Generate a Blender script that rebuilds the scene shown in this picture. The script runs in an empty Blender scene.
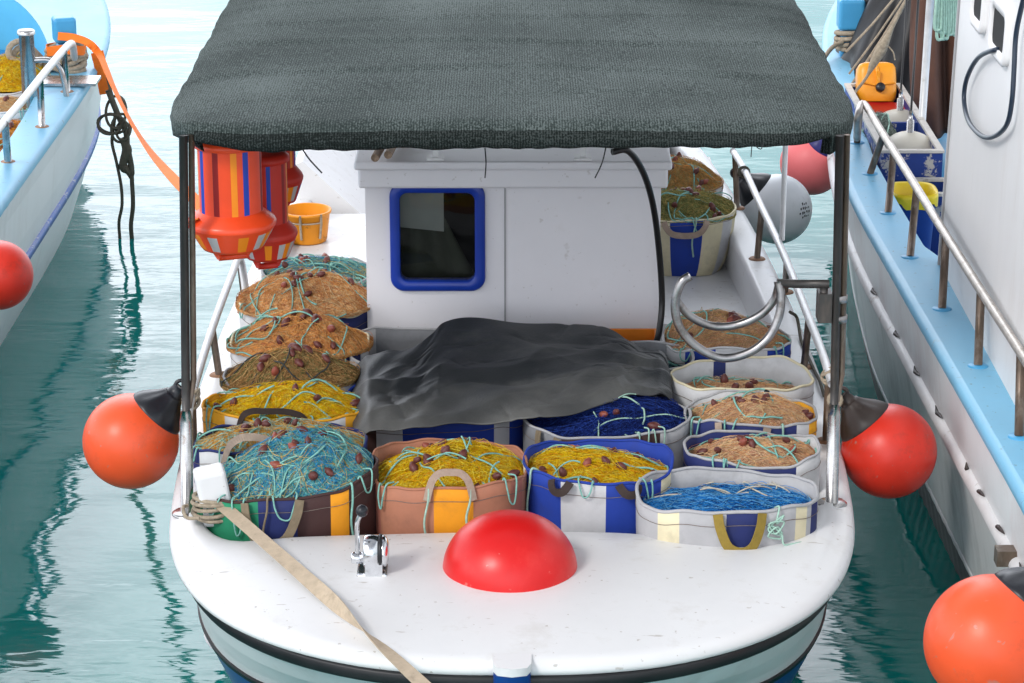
import bpy, math, random
import numpy as np
from math import radians as R, sin, cos, pi
from mathutils import Vector, Matrix

SC = bpy.context.scene
COL = SC.collection
random.seed(5)
RNG = np.random.default_rng(11)

# ------------------------------------------------------------------ camera
F = 2600.0
TH = R(18.6)
HC = 4.33
DECK = 0.80
cam_d = bpy.data.cameras.new('camera')
cam = bpy.data.objects.new('camera', cam_d)
COL.objects.link(cam)
cam.location = (0, 0, HC)
cam.rotation_euler = (R(90) - TH, 0, 0)
cam_d.sensor_width = 36
cam_d.lens = F / 1024 * 36
cam_d.clip_start = 0.1
cam_d.clip_end = 3000
SC.camera = cam
CT, ST = cos(TH), sin(TH)


def at(px, py, Z):
    """point of the plane z = Z seen at that pixel of the photograph"""
    v = (py - 341.5) / F
    d = (HC - Z) / (ST + v * CT)
    return Vector(((px - 512) / F * d, d * (CT - v * ST), Z))


def atY(px, py, Y):
    v = (py - 341.5) / F
    d = Y / (CT - v * ST)
    return Vector(((px - 512) / F * d, Y, HC - d * (ST + v * CT)))


def ppm(p):
    """pixels per metre at a point"""
    return F / (p[1] * CT + (HC - p[2]) * ST)


# ------------------------------------------------------------------ materials
def lin(r, g, b):
    f = lambda c: (c / 255 / 12.92) if c / 255 <= 0.04045 else ((c / 255 + 0.055) / 1.055) ** 2.4
    return (f(r), f(g), f(b))


MATS = {}


def mat(name, col, rough=0.5, metal=0.0, var=0.12, vs=6.0, bump=0.0, bs=80.0, spec=0.5,
        stain=None, st_scale=4.0, st_lo=0.6, st_hi=0.72, st_amt=0.7, coat=0.0, stretch=(1, 1, 1), sheen=0.0, speck=0.0, speck_col=(.10, .08, .065)):
    m = bpy.data.materials.new(name)
    m.use_nodes = True
    nt = m.node_tree
    N, L = nt.nodes, nt.links
    b = N['Principled BSDF']
    b.inputs['Roughness'].default_value = rough
    b.inputs['Metallic'].default_value = metal
    b.inputs['Specular IOR Level'].default_value = spec
    b.inputs['Coat Weight'].default_value = coat
    b.inputs['Sheen Weight'].default_value = sheen
    tc = N.new('ShaderNodeTexCoord')
    mp = N.new('ShaderNodeMapping')
    mp.inputs['Scale'].default_value = stretch
    L.new(tc.outputs['Object'], mp.inputs['Vector'])
    n = N.new('ShaderNodeTexNoise')
    n.inputs['Scale'].default_value = vs
    n.inputs['Detail'].default_value = 5
    n.inputs['Roughness'].default_value = 0.65
    L.new(mp.outputs['Vector'], n.inputs['Vector'])
    r = N.new('ShaderNodeValToRGB')
    r.color_ramp.elements[0].position = 0.3
    r.color_ramp.elements[1].position = 0.7
    r.color_ramp.elements[0].color = (*[max(0, c * (1 - var)) for c in col], 1)
    r.color_ramp.elements[1].color = (*[min(1, c * (1 + var)) for c in col], 1)
    L.new(n.outputs['Fac'], r.inputs['Fac'])
    out = r.outputs['Color']
    if stain is not None:
        n2 = N.new('ShaderNodeTexNoise')
        n2.inputs['Scale'].default_value = st_scale
        n2.inputs['Detail'].default_value = 8
        n2.inputs['Roughness'].default_value = 0.7
        L.new(mp.outputs['Vector'], n2.inputs['Vector'])
        r2 = N.new('ShaderNodeMapRange')
        r2.inputs['From Min'].default_value = st_lo
        r2.inputs['From Max'].default_value = st_hi
        r2.inputs['To Max'].default_value = st_amt
        L.new(n2.outputs['Fac'], r2.inputs['Value'])
        mx = N.new('ShaderNodeMix')
        mx.data_type = 'RGBA'
        L.new(r2.outputs['Result'], mx.inputs['Factor'])
        L.new(out, mx.inputs['A'])
        mx.inputs['B'].default_value = (*stain, 1)
        out = mx.outputs['Result']
    if speck > 0:
        for sc_, lo_, hi_, st_ in ((38, .685, .72, (1, 1, 1)), (9, .69, .73, (1, 5, 1))):
            mp2 = N.new('ShaderNodeMapping'); mp2.inputs['Scale'].default_value = st_; mp2.inputs['Rotation'].default_value = (0, 0, .5)
            L.new(tc.outputs['Object'], mp2.inputs['Vector'])
            n4 = N.new('ShaderNodeTexNoise'); n4.inputs['Scale'].default_value = sc_; n4.inputs['Detail'].default_value = 4
            L.new(mp2.outputs['Vector'], n4.inputs['Vector'])
            r4 = N.new('ShaderNodeMapRange'); r4.inputs['From Min'].default_value = lo_; r4.inputs['From Max'].default_value = hi_; r4.inputs['To Max'].default_value = speck
            L.new(n4.outputs['Fac'], r4.inputs['Value'])
            m4 = N.new('ShaderNodeMix'); m4.data_type = 'RGBA'
            L.new(r4.outputs['Result'], m4.inputs['Factor']); L.new(out, m4.inputs['A']); m4.inputs['B'].default_value = (*speck_col, 1)
            out = m4.outputs['Result']
    L.new(out, b.inputs['Base Color'])
    mr = N.new('ShaderNodeMapRange')
    mr.inputs['To Min'].default_value = max(0.02, rough - 0.1)
    mr.inputs['To Max'].default_value = min(1, rough + 0.12)
    L.new(n.outputs['Fac'], mr.inputs['Value'])
    L.new(mr.outputs['Result'], b.inputs['Roughness'])
    if bump > 0:
        n3 = N.new('ShaderNodeTexNoise')
        n3.inputs['Scale'].default_value = bs
        n3.inputs['Detail'].default_value = 3
        L.new(mp.outputs['Vector'], n3.inputs['Vector'])
        bp = N.new('ShaderNodeBump')
        bp.inputs['Strength'].default_value = 1.0
        bp.inputs['Distance'].default_value = bump
        L.new(n3.outputs['Fac'], bp.inputs['Height'])
        L.new(bp.outputs['Normal'], b.inputs['Normal'])
    MATS[name] = m
    return m


RUST = (0.16, 0.06, 0.025)
M_white = mat('white_boat_paint', (0.80, 0.80, 0.80), 0.45, var=0.03, vs=3, bump=0.0006, bs=25, stain=(0.48, 0.44, 0.38), st_scale=6, st_lo=0.55, st_hi=0.85, st_amt=0.5, speck=.55, speck_col=(.36, .31, .26))
M_white2 = mat('white_hull_paint', (0.82, 0.83, 0.84), 0.35, var=0.05, vs=2.5, stain=(0.42, 0.38, 0.34), st_scale=3, st_lo=0.56, st_hi=0.8, st_amt=0.4, stretch=(1, 1, 0.35))
M_cabin = mat('white_cabin_paint', (0.80, 0.79, 0.82), 0.5, var=0.03, vs=2, stain=(0.55, 0.53, 0.5), st_scale=4, st_lo=0.58, st_hi=0.85, st_amt=0.45, speck=.35, speck_col=(.4, .36, .32))
M_black = mat('black_rubber', (0.012, 0.012, 0.014), 0.45, var=0.3, stain=(0.12, 0.12, 0.12), st_scale=14, st_lo=0.62, st_hi=0.8, st_amt=0.6)
M_blue = mat('blue_gloss_paint', lin(24, 66, 140), 0.3, var=0.1)
M_wblue = mat('blue_window_trim', lin(22, 58, 160), 0.35, var=0.08)
M_seam = mat('grey_seam_sealant', (0.32, 0.32, 0.33), 0.6)
M_lblue = mat('light_blue_deck_paint', lin(118, 182, 214), 0.45, var=0.05, vs=4, stain=(0.30, 0.26, 0.2), st_scale=9, st_lo=0.64, st_hi=0.8, st_amt=0.6, bump=0.0008, bs=30, speck=.6)
M_mblue = mat('sky_blue_paint', lin(70, 158, 205), 0.4, var=0.08, vs=4)
M_bowl = mat('pale_cyan_bowl_paint', lin(98, 184, 220), 0.4, var=.06, vs=4)
M_dblue = mat('deep_sky_blue_paint', lin(35, 128, 185), 0.4, var=0.08, vs=4)
M_steel = mat('stainless_steel', (0.50, 0.49, 0.48), 0.25, 1.0, var=0.15, vs=20, stain=(0.22, 0.14, 0.09), st_scale=18, st_lo=0.55, st_hi=0.7, st_amt=0.75)
M_steelg = mat('dull_steel_tube', (0.34, 0.33, 0.33), 0.34, 1.0, var=0.2, vs=20, stain=(0.12, 0.09, 0.07), st_scale=18, st_lo=0.5, st_hi=0.7, st_amt=0.7)
M_chrome = mat('polished_chrome', (0.75, 0.76, 0.78), 0.15, 1.0, var=0.1, vs=30, stain=(0.3, 0.3, 0.3), st_scale=40, st_lo=0.55, st_hi=0.75, st_amt=0.5)
M_railw = mat('weathered_alloy_rail', (0.66, 0.66, 0.66), 0.4, 0.3, var=0.1, vs=18, stain=(0.3, 0.26, 0.22), st_scale=25, st_lo=0.6, st_hi=0.75, st_amt=0.6)
M_brownst = mat('rust_stained_steel', (0.16, 0.115, 0.085), 0.42, 0.55, var=0.35, vs=15, stain=(0.34, 0.30, 0.26), st_scale=16, st_lo=0.5, st_hi=0.7, st_amt=0.7, stretch=(1, 1, .3))
M_railb = mat('tarnished_rail_tube', (0.46, 0.42, 0.38), 0.42, 0.7, var=0.2, vs=14, stain=(0.2, 0.15, 0.11), st_scale=16, st_lo=0.5, st_hi=0.7, st_amt=0.7)
M_darkst = mat('dark_weathered_steel', (0.06, 0.055, 0.052), 0.42, 0.5, var=0.35, vs=12, stain=(0.2, 0.16, 0.13), st_scale=14, st_lo=0.52, st_hi=0.72, st_amt=0.6, stretch=(1, 1, .25))
M_rust = mat('rusty_flange', (0.30, 0.16, 0.09), 0.7, var=0.4, vs=40, bump=0.001)
M_orange = mat('orange_buoy_vinyl', lin(238, 88, 44), 0.38, var=0.07, vs=3, stain=lin(150, 70, 50), st_scale=6, st_lo=0.54, st_hi=0.75, st_amt=0.55, bump=0.0008, bs=20, speck=.5, speck_col=(.35, .25, .22))
M_redor = mat('red_orange_buoy_vinyl', lin(226, 52, 34), 0.38, var=0.08, vs=4, stain=lin(120, 60, 50), st_scale=7, st_lo=0.54, st_hi=0.75, st_amt=0.55, bump=0.0008, bs=20, speck=.5, speck_col=(.35, .25, .22))
M_pink = mat('faded_pink_buoy_vinyl', lin(255, 126, 128), 0.45, var=0.06, vs=4, stain=lin(130, 60, 60), st_scale=12, st_lo=0.66, st_hi=0.74, st_amt=0.6)
M_greyb = mat('pale_grey_buoy_vinyl', lin(242, 244, 246), 0.4, var=0.06, vs=4, stain=lin(90, 95, 90), st_scale=6, st_lo=0.6, st_hi=0.8, st_amt=0.5)
M_redb = mat('red_vinyl', lin(214, 22, 22), 0.34, var=0.07, vs=4, stain=lin(240, 90, 80), st_scale=7, st_lo=0.55, st_hi=0.8, st_amt=0.3, bump=0.0005, bs=15, speck=.35, speck_col=(.75, .35, .3))
M_neckk = mat('black_vinyl', lin(26, 28, 34), 0.38, var=0.3, bump=0.001, bs=30)
M_neckb = mat('brown_black_vinyl', lin(52, 42, 38), 0.5, var=0.3, vs=10, bump=0.001, bs=30)
M_neckn = mat('navy_vinyl', lin(36, 36, 110), 0.42, var=0.15)
M_floatr = mat('float_red_plastic', lin(240, 76, 34), 0.34, var=0.08, vs=5)
M_floatd = mat('float_red_plastic_matt', lin(196, 42, 24), 0.5, var=0.1, vs=5)
M_ref_or = mat('orange_reflective_tape', lin(246, 140, 20), 0.4, var=0.05)
M_ref_bl = mat('blue_reflective_tape', lin(16, 60, 170), 0.4, var=0.05)
M_ref_gr = mat('grey_reflective_tape', lin(190, 185, 185), 0.4, var=0.05)
M_ref_dr = mat('dark_red_tape', lin(140, 20, 16), 0.45, var=0.05)
M_cork = mat('maroon_float_plastic', lin(96, 46, 40), 0.5, var=.35, vs=30, bump=0.001, bs=60)
M_cork2 = mat('faded_red_float_plastic', lin(140, 70, 54), 0.5, var=.3, vs=30)
M_teal = mat('teal_twine', lin(128, 184, 172), 0.7, var=0.25, vs=60, bump=0.001, bs=300)
M_tealp = mat('pale_green_twine', lin(160, 196, 180), 0.75, var=0.2, vs=60, bump=0.001, bs=300)
M_cream_r = mat('off_white_twine', lin(196, 188, 170), 0.8, var=0.2, vs=60)
M_darktw = mat('dark_twine', lin(52, 56, 54), 0.75, var=0.3, vs=60)
M_rope = mat('grey_beige_rope', lin(160, 146, 126), 0.85, var=0.3, vs=60, bump=0.002, bs=180)
M_roped = mat('dark_rope', lin(84, 80, 68), 0.8, var=0.35, vs=50, bump=0.002, bs=180)
M_strap = mat('beige_webbing', lin(190, 172, 148), 0.85, var=0.12, vs=30, bump=0.001, bs=220, stain=lin(120, 104, 86), st_scale=20, st_lo=0.55, st_hi=0.75, st_amt=0.5)
M_ostrap = mat('orange_webbing', lin(244, 122, 32), 0.8, var=0.12, vs=20, bump=0.001, bs=220, stain=lin(150, 84, 40), st_scale=10, st_lo=0.6, st_hi=0.75, st_amt=0.5)
M_hose = mat('black_hose', (0.012, 0.012, 0.013), 0.35, var=0.2)
M_cable = mat('dark_blue_cable', lin(34, 48, 66), 0.35, var=0.2)
M_wood = mat('weathered_wood', lin(150, 128, 108), 0.8, var=0.3, vs=20, stretch=(6, .5, 6))
M_yplast = mat('orange_yellow_plastic', lin(240, 150, 22), 0.45, var=0.08, vs=5, stain=lin(110, 50, 20), st_scale=16, st_lo=0.6, st_hi=0.68, st_amt=0.8)
M_can = mat('yellow_can_plastic', lin(246, 160, 30), 0.35, var=0.06)
M_redpl = mat('red_plastic', lin(200, 36, 30), 0.4, var=0.1)
M_ybag = mat('yellow_liner_film', lin(235, 205, 25), 0.4, var=0.08, bump=0.003, bs=30)
M_bbin = mat('blue_bin_plastic', lin(24, 62, 140), 0.5, var=0.12, vs=5)
M_bcrate = mat('blue_peeling_paint', lin(24, 56, 132), 0.55, var=0.12, vs=6, stain=lin(185, 180, 172), st_scale=9, st_lo=0.57, st_hi=0.6, st_amt=0.95)
M_wcrate = mat('worn_white_edging', lin(200, 195, 188), 0.7, var=0.1, vs=12, stain=lin(90, 70, 55), st_scale=14, st_lo=0.58, st_hi=0.68, st_amt=0.7)
M_brownc = mat('brown_sailcloth', lin(98, 66, 52), 0.75, var=0.15, vs=8, bump=0.003, bs=12)
M_bksheet = mat('black_sheeting', lin(20, 20, 23), 0.5, var=0.25, vs=5, bump=0.006, bs=9)
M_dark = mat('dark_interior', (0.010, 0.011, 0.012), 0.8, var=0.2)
M_paper = mat('white_card', (0.6, 0.6, 0.58), 0.7, var=0.05)
M_cloth_o = mat('olive_grey_cloth', lin(86, 88, 76), 0.85, var=0.25, vs=4, bump=0.004, bs=14)
M_ocrate = mat('orange_crate_plastic', lin(226, 132, 34), 0.5, var=0.12, vs=8)
M_olive = mat('olive_webbing', lin(140, 118, 46), 0.8, var=0.15, vs=40, bump=0.001, bs=200)
M_taupe = mat('taupe_webbing', lin(168, 148, 132), 0.85, var=0.15, vs=40, bump=0.001, bs=200)
M_taupd = mat('khaki_webbing', lin(128, 114, 92), 0.85, var=0.15, vs=40, bump=0.001, bs=200)
M_dkhand = mat('dark_brown_webbing', lin(58, 46, 42), 0.85, var=0.2, vs=40)

M_stitch = mat('stitching_thread', lin(120, 108, 100), .85, var=.3, vs=80)
CAN = {}
for k, c in dict(brown=(176, 118, 92), brownpink=(168, 104, 88), brownlt=(190, 132, 102), amber=(240, 158, 24), blue=(26, 60, 158), navy=(30, 42, 100),
                 white=(205, 205, 206), cream=(222, 212, 178), grey=(176, 176, 178), greyd=(128, 130, 134), green=(28, 132, 94), maroon=(66, 40, 38),
                 yellow=(236, 168, 34), black=(34, 34, 36), tan=(160, 120, 80)).items():
    CAN[k] = mat(k + '_canvas', lin(*c), 0.75, var=0.10, vs=7, bump=0.007, bs=7,
                 stain=tuple(x * 0.5 + 0.02 for x in lin(*c)), st_scale=8, st_lo=0.52, st_hi=0.78, st_amt=0.6)


def netmat(name, c):
    return mat(name, lin(*c), 0.85, var=0.34, vs=55, bump=0.005, bs=150, spec=0.2, stain=tuple(x * .38 for x in lin(*c)), st_scale=11, st_lo=.50, st_hi=.72, st_amt=.3 if 'yellow' in name else .45)


NM = {k: netmat(k + '_net_twine', c) for k, c in dict(
    yellow=(255, 192, 18), yellowl=(255, 212, 76), yellowd=(230, 150, 18), peach=(248, 176, 120), peachl=(252, 204, 156), peachd=(206, 130, 84),
    orange=(246, 162, 90), brown=(176, 134, 84), brownl=(204, 168, 114), brownd=(116, 86, 54), teal=(96, 176, 176), tealb=(56, 142, 186), tealp=(150, 200, 190),
    tan=(206, 176, 106), blue=(40, 134, 212), bluel=(110, 180, 230), blued=(20, 74, 150), navy=(22, 44, 118), navyl=(44, 74, 160), navyd=(10, 22, 66),
    olive=(146, 150, 88), olived=(112, 118, 70), olivel=(172, 172, 112), grey=(150, 160, 150), greyd=(96, 108, 104), peachb=(240, 188, 152), peachbd=(200, 140, 110)).items()}


# ------------------------------------------------------------------ mesh building
def link(o, parent=None):
    COL.objects.link(o)
    if parent is not None:
        o.parent = parent
    return o


def tag(o, label=None, cat=None, group=None, kind=None):
    if label: o['label'] = label
    if cat: o['category'] = cat
    if group: o['group'] = group
    if kind: o['kind'] = kind
    return o


def empty(name, loc, label, cat, group=None):
    o = bpy.data.objects.new(name, None)
    o.empty_display_size = 0.1
    COL.objects.link(o)
    o.location = loc
    return tag(o, label, cat, group)


class MB:
    """collects shapes (world coordinates) and links them as one mesh object"""

    def __init__(s):
        s.v, s.f, s.m, s.sm = [], [], [], []
        s.n = 0

    def add(s, verts, faces, mi=0, smooth=True):
        b = s.n
        s.v.extend([tuple(p) for p in verts])
        s.n += len(verts)
        for i, f in enumerate(faces):
            s.f.append(tuple(b + k for k in f))
            s.m.append(mi if isinstance(mi, int) else mi[i])
            s.sm.append(smooth)
        return s

    def box(s, lo, hi, mi=0, rot=None, smooth=False):
        x0, y0, z0 = lo
        x1, y1, z1 = hi
        v = [Vector(p) for p in ((x0, y0, z0), (x1, y0, z0), (x1, y1, z0), (x0, y1, z0), (x0, y0, z1), (x1, y0, z1), (x1, y1, z1), (x0, y1, z1))]
        if rot is not None:
            c = (Vector(lo) + Vector(hi)) / 2
            v = [c + rot @ (p - c) for p in v]
        return s.add(v, [(0, 3, 2, 1), (4, 5, 6, 7), (0, 1, 5, 4), (1, 2, 6, 5), (2, 3, 7, 6), (3, 0, 4, 7)], mi, smooth)

    def grid(s, P, mi=0, smooth=True, closed_u=False):
        """P[j][i] rows of points"""
        nj, ni = len(P), len(P[0])
        vs = [p for row in P for p in row]
        fs = []
        for j in range(nj - 1):
            for i in range(ni if closed_u else ni - 1):
                a, b = j * ni + i, j * ni + (i + 1) % ni
                fs.append((a, b, b + ni, a + ni))
        return s.add(vs, fs, mi, smooth)

    def tube(s, pts, r, n=10, mi=0, caps=True, closed=False):
        pts = [Vector(p) for p in pts]
        N = len(pts)
        rs = r if isinstance(r, (list, tuple)) else [r] * N
        up = None
        rings = []
        for i, p in enumerate(pts):
            if closed:
                t = pts[(i + 1) % N] - pts[i - 1]
            else:
                t = pts[min(i + 1, N - 1)] - pts[max(i - 1, 0)]
            if t.length < 1e-9: t = Vector((0, 0, 1))
            t.normalize()
            if up is None:
                up = Vector((0, 0, 1)) if abs(t.z) < 0.9 else Vector((1, 0, 0))
            a = t.cross(up)
            if a.length < 1e-6: a = t.cross(Vector((0, 1, 0.1)))
            a.normalize()
            b = a.cross(t)
            up = b
            rings.append([p + (a * cos(2 * pi * k / n) + b * sin(2 * pi * k / n)) * rs[i] for k in range(n)])
        vs = [q for g in rings for q in g]
        fs = []
        for i in range(N if closed else N - 1):
            j = (i + 1) % N
            for k in range(n):
                k2 = (k + 1) % n
                fs.append((i * n + k, i * n + k2, j * n + k2, j * n + k))
        if caps and not closed:
            fs.append(tuple(range(n)))
            fs.append(tuple((N - 1) * n + k for k in reversed(range(n))))
        return s.add(vs, fs, mi)

    def lathe(s, prof, c, axis=(0, 0, 1), n=40, mi=0, mfun=None, smooth=True):
        """prof: (radius, height) list along axis from point c"""
        ax = Vector(axis).normalized()
        a = ax.cross(Vector((0, 1, 0)) if abs(ax.y) < 0.9 else Vector((1, 0, 0))).normalized()
        b = ax.cross(a)
        c = Vector(c)
        vs, fs, ms = [], [], []
        for (r, h) in prof:
            for k in range(n):
                t = 2 * pi * k / n
                vs.append(c + ax * h + (a * cos(t) + b * sin(t)) * r)
        for i in range(len(prof) - 1):
            for k in range(n):
                k2 = (k + 1) % n
                fs.append((i * n + k, i * n + k2, (i + 1) * n + k2, (i + 1) * n + k))
                ms.append(mfun(i, k) if mfun else mi)
        return s.add(vs, fs, ms, smooth)

    def ribbon(s, pts, wdir, width, th=0.003, mi=0):
        """flat strap along pts; wdir is a vector or a list of vectors across it"""
        pts = [Vector(p) for p in pts]
        N = len(pts)
        P = []
        for i, p in enumerate(pts):
            w = Vector(wdir[i] if isinstance(wdir, list) else wdir)
            t = (pts[min(i + 1, N - 1)] - pts[max(i - 1, 0)]).normalized()
            w = (w - t * w.dot(t)).normalized()
            nrm = t.cross(w)
            wd = width[i] if isinstance(width, (list, tuple)) else width
            a, b = w * wd / 2, nrm * th / 2
            P.append([p - a - b, p + a - b, p + a + b, p - a + b])
        s.grid(P, mi, False, True)
        k = s.n - 4 * N
        s.f.append((k + 3, k + 2, k + 1, k)); s.m.append(mi); s.sm.append(False)
        k = s.n - 4
        s.f.append((k, k + 1, k + 2, k + 3)); s.m.append(mi); s.sm.append(False)
        return s

    def build(s, name, mats, parent=None, flip=False):
        me = bpy.data.meshes.new(name)
        off = Vector((0, 0, 0))
        p = parent
        while p is not None:
            off = off + p.location
            p = p.parent
        org = Vector((0, 0, 0))
        if parent is None:                       # origin of a one-mesh thing: middle of its base
            A = np.array(s.v)
            org = Vector(((A[:, 0].min() + A[:, 0].max()) / 2, (A[:, 1].min() + A[:, 1].max()) / 2, A[:, 2].min()))
        sh = off + org
        me.from_pydata([(v[0] - sh.x, v[1] - sh.y, v[2] - sh.z) for v in s.v], [], s.f)
        for m in (mats if isinstance(mats, (list, tuple)) else [mats]):
            me.materials.append(m)
        me.polygons.foreach_set('material_index', s.m)
        me.polygons.foreach_set('use_smooth', s.sm)
        me.update()
        o = bpy.data.objects.new(name, me)
        link(o, parent)
        o.location = org
        return o


def bevel(o, w=0.01, seg=2, angle=40):
    md = o.modifiers.new('edge_bevel', 'BEVEL')
    md.width = w
    md.segments = seg
    md.limit_method = 'ANGLE'
    md.angle_limit = R(angle)
    return o


def spline(pts, n, closed=False):
    """Catmull-Rom through pts"""
    P = [Vector(p) for p in pts]
    N = len(P)
    out = []
    segs = N if closed else N - 1
    for i in range(segs):
        if closed:
            p0, p1, p2, p3 = P[i - 1], P[i], P[(i + 1) % N], P[(i + 2) % N]
        else:
            p1, p2 = P[i], P[i + 1]
            p0 = P[i - 1] if i > 0 else p1 * 2 - p2
            p3 = P[i + 2] if i + 2 < N else p2 * 2 - p1
        for k in range(n):
            t = k / n
            out.append(0.5 * ((2 * p1) + (p2 - p0) * t + (2 * p0 - 5 * p1 + 4 * p2 - p3) * t * t + (3 * p1 - p0 - 3 * p2 + p3) * t ** 3))
    if not closed: out.append(P[-1])
    return out


def np_mesh(name, V, Fq, mi, mats, parent, off, smooth=True):
    """V (n,3), Fq (m,4) quads in world coordinates"""
    me = bpy.data.meshes.new(name)
    V = np.asarray(V, dtype=np.float32) - np.array(off, dtype=np.float32)
    me.vertices.add(len(V))
    me.vertices.foreach_set('co', V.ravel())
    me.loops.add(Fq.size)
    me.loops.foreach_set('vertex_index', Fq.astype(np.int32).ravel())
    me.polygons.add(len(Fq))
    me.polygons.foreach_set('loop_start', np.arange(0, Fq.size, 4, dtype=np.int32))
    for m in mats: me.materials.append(m)
    me.polygons.foreach_set('material_index', np.asarray(mi, dtype=np.int32))
    me.polygons.foreach_set('use_smooth', np.full(len(Fq), smooth))
    me.update(calc_edges=True)
    me.validate()
    o = bpy.data.objects.new(name, me)
    return link(o, parent)


def multi_tubes(P, rad, n=3):
    """P (s,m,3) polylines -> verts, quads and strand index per quad"""
    s, m, _ = P.shape
    T = np.empty_like(P)
    T[:, 1:-1] = P[:, 2:] - P[:, :-2]
    T[:, 0] = P[:, 1] - P[:, 0]
    T[:, -1] = P[:, -1] - P[:, -2]
    T /= np.linalg.norm(T, axis=2, keepdims=True) + 1e-9
    A = np.cross(T, np.array([0.01, 0.02, 1.0]))
    A /= np.linalg.norm(A, axis=2, keepdims=True) + 1e-9
    B = np.cross(A, T)
    rad = np.asarray(rad).reshape(-1, 1, 1)
    rings = []
    for k in range(n):
        t = 2 * pi * k / n + pi / 2
        rings.append(P + (A * cos(t) + B * sin(t)) * rad)
    V = np.stack(rings, axis=2)              # s,m,n,3
    idx = np.arange(s * m * n).reshape(s, m, n)
    q = np.stack([idx[:, :-1, :], np.roll(idx[:, :-1, :], -1, axis=2), np.roll(idx[:, 1:, :], -1, axis=2), idx[:, 1:, :]], axis=-1)
    sid = np.broadcast_to(np.arange(s)[:, None, None], q.shape[:3])
    return V.reshape(-1, 3), q.reshape(-1, 4), sid.reshape(-1)

# ------------------------------------------------------------------ boats: shared pieces
def mirror_loop(half):
    """half: (x,y) from bow to stern along +x, x=0 at both ends -> closed loop, resampled finely"""
    right = [(x, y, 0) for x, y in half]
    left = [(-x, y, 0) for x, y in reversed(half[1:-1])]
    return spline(right + left, 10, closed=True)


def polar_loop(loop, c, n=260):
    """resample a star-shaped loop at even angles round c"""
    A = np.array([[p[0] - c[0], p[1] - c[1]] for p in loop])
    ang = np.unwrap(np.arctan2(A[:, 1], A[:, 0]))
    rad = np.hypot(A[:, 0], A[:, 1])
    if ang[-1] < ang[0]:
        ang, rad = ang[::-1], rad[::-1]
    tg = np.linspace(0, 2 * pi, n, endpoint=False)
    base = ang[0]
    tt = (tg - base) % (2 * pi) + base
    ang2 = np.append(ang, ang[0] + 2 * pi)
    rad2 = np.append(rad, rad[0])
    r = np.interp(tt, ang2, rad2)
    return [Vector((c[0] + r[i] * cos(tg[i]), c[1] + r[i] * sin(tg[i]), 0)) for i in range(n)]


def normals2d(loop):
    n = len(loop)
    out = []
    for i in range(n):
        t = loop[(i + 1) % n] - loop[i - 1]
        out.append(Vector((t.y, -t.x, 0)).normalized())
    return out                                     # outward for a counter-clockwise loop


def inset(loop, nr, a, b, z):
    return [Vector((p.x - q.x * (a + b * abs(q.y) ** 1.3), p.y - q.y * (a + b * abs(q.y) ** 1.3), z)) for p, q in zip(loop, nr)]


# ================================================================== MAIN BOAT
boat = empty('fishing_boat', (0, 9.5, 0), 'white fishing boat full of net bags with a dark shade canopy over its wheelhouse', 'boat', 'fishing boats in the harbour')

half = [(0, 7.36), (0.25, 7.37), (0.5, 7.43), (0.74, 7.56), (0.93, 7.74), (1.06, 7.95), (1.15, 8.2), (1.205, 8.5), (1.24, 9.0), (1.265, 9.7), (1.262, 10.4), (1.235, 11.3), (1.19, 12.2), (1.12, 13.1), (1.03, 13.9), (0.9, 14.7), (0.72, 15.4), (0.45, 16.0), (0.2, 16.25), (0, 16.3)]
CC = (0, 9.9)
out_l = polar_loop(mirror_loop(half), CC)
nrm = normals2d(out_l)
open_pts = [at(x, y, DECK) for x, y in ((233, 541), (300, 537), (400, 534), (512, 532), (620, 533), (690, 540), (750, 545), (789, 538), (812, 518), (823, 488))]
op = [(p.x, p.y, 0) for p in open_pts] + [(1.13, 9.1, 0), (1.15, 9.7, 0), (1.145, 10.5, 0), (1.12, 11.3, 0), (1.07, 12.2, 0), (1.0, 13.1, 0), (0.9, 13.9, 0), (0.6, 14.5, 0), (0, 14.6, 0),
     (-0.6, 14.5, 0), (-0.9, 13.9, 0), (-1.0, 13.1, 0), (-1.07, 12.2, 0), (-1.12, 11.3, 0), (-1.145, 10.5, 0), (-1.15, 9.7, 0), (-1.14, 9.1, 0), (-1.125, 8.7, 0), (-1.09, 8.46, 0)]
in_l = polar_loop(spline(op, 8, closed=True), CC)

m = MB()
rows = [inset(out_l, nrm, a, b, z) for a, b, z in ((.06, 0, DECK - .052), (0.006, 0, DECK - 0.050), (-0.004, 0, DECK - 0.044), (-0.006, 0, DECK - 0.030), (0.004, 0, DECK - 0.012), (0.028, 0, DECK - 0.001), (0.055, 0, DECK + 0.001))]
last = rows[-1]
for t in (0.12, 0.3, 0.5, 0.7, 0.88):
    rows.append([p.lerp(Vector((q.x, q.y, DECK)), t) + Vector((0, 0, 0.022 * 4 * t * (1 - t) * min(1, max(0, (9.0 - p.y)) ))) for p, q in zip(last, in_l)])
rows.append([Vector((q.x, q.y, DECK)) for q in in_l])
nin = normals2d(in_l)
rows.append([Vector((q.x - k.x * 0.012, q.y - k.y * 0.012, DECK - 0.006)) for q, k in zip(in_l, nin)])
rows.append([Vector((q.x - k.x * 0.016, q.y - k.y * 0.016, DECK - 0.03)) for q, k in zip(in_l, nin)])
rows.append([Vector((q.x - k.x * 0.016, q.y - k.y * 0.016, 0.34)) for q, k in zip(in_l, nin)])
m.grid(rows, 0, True, True)
m.build('deck', M_white, boat)

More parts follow.
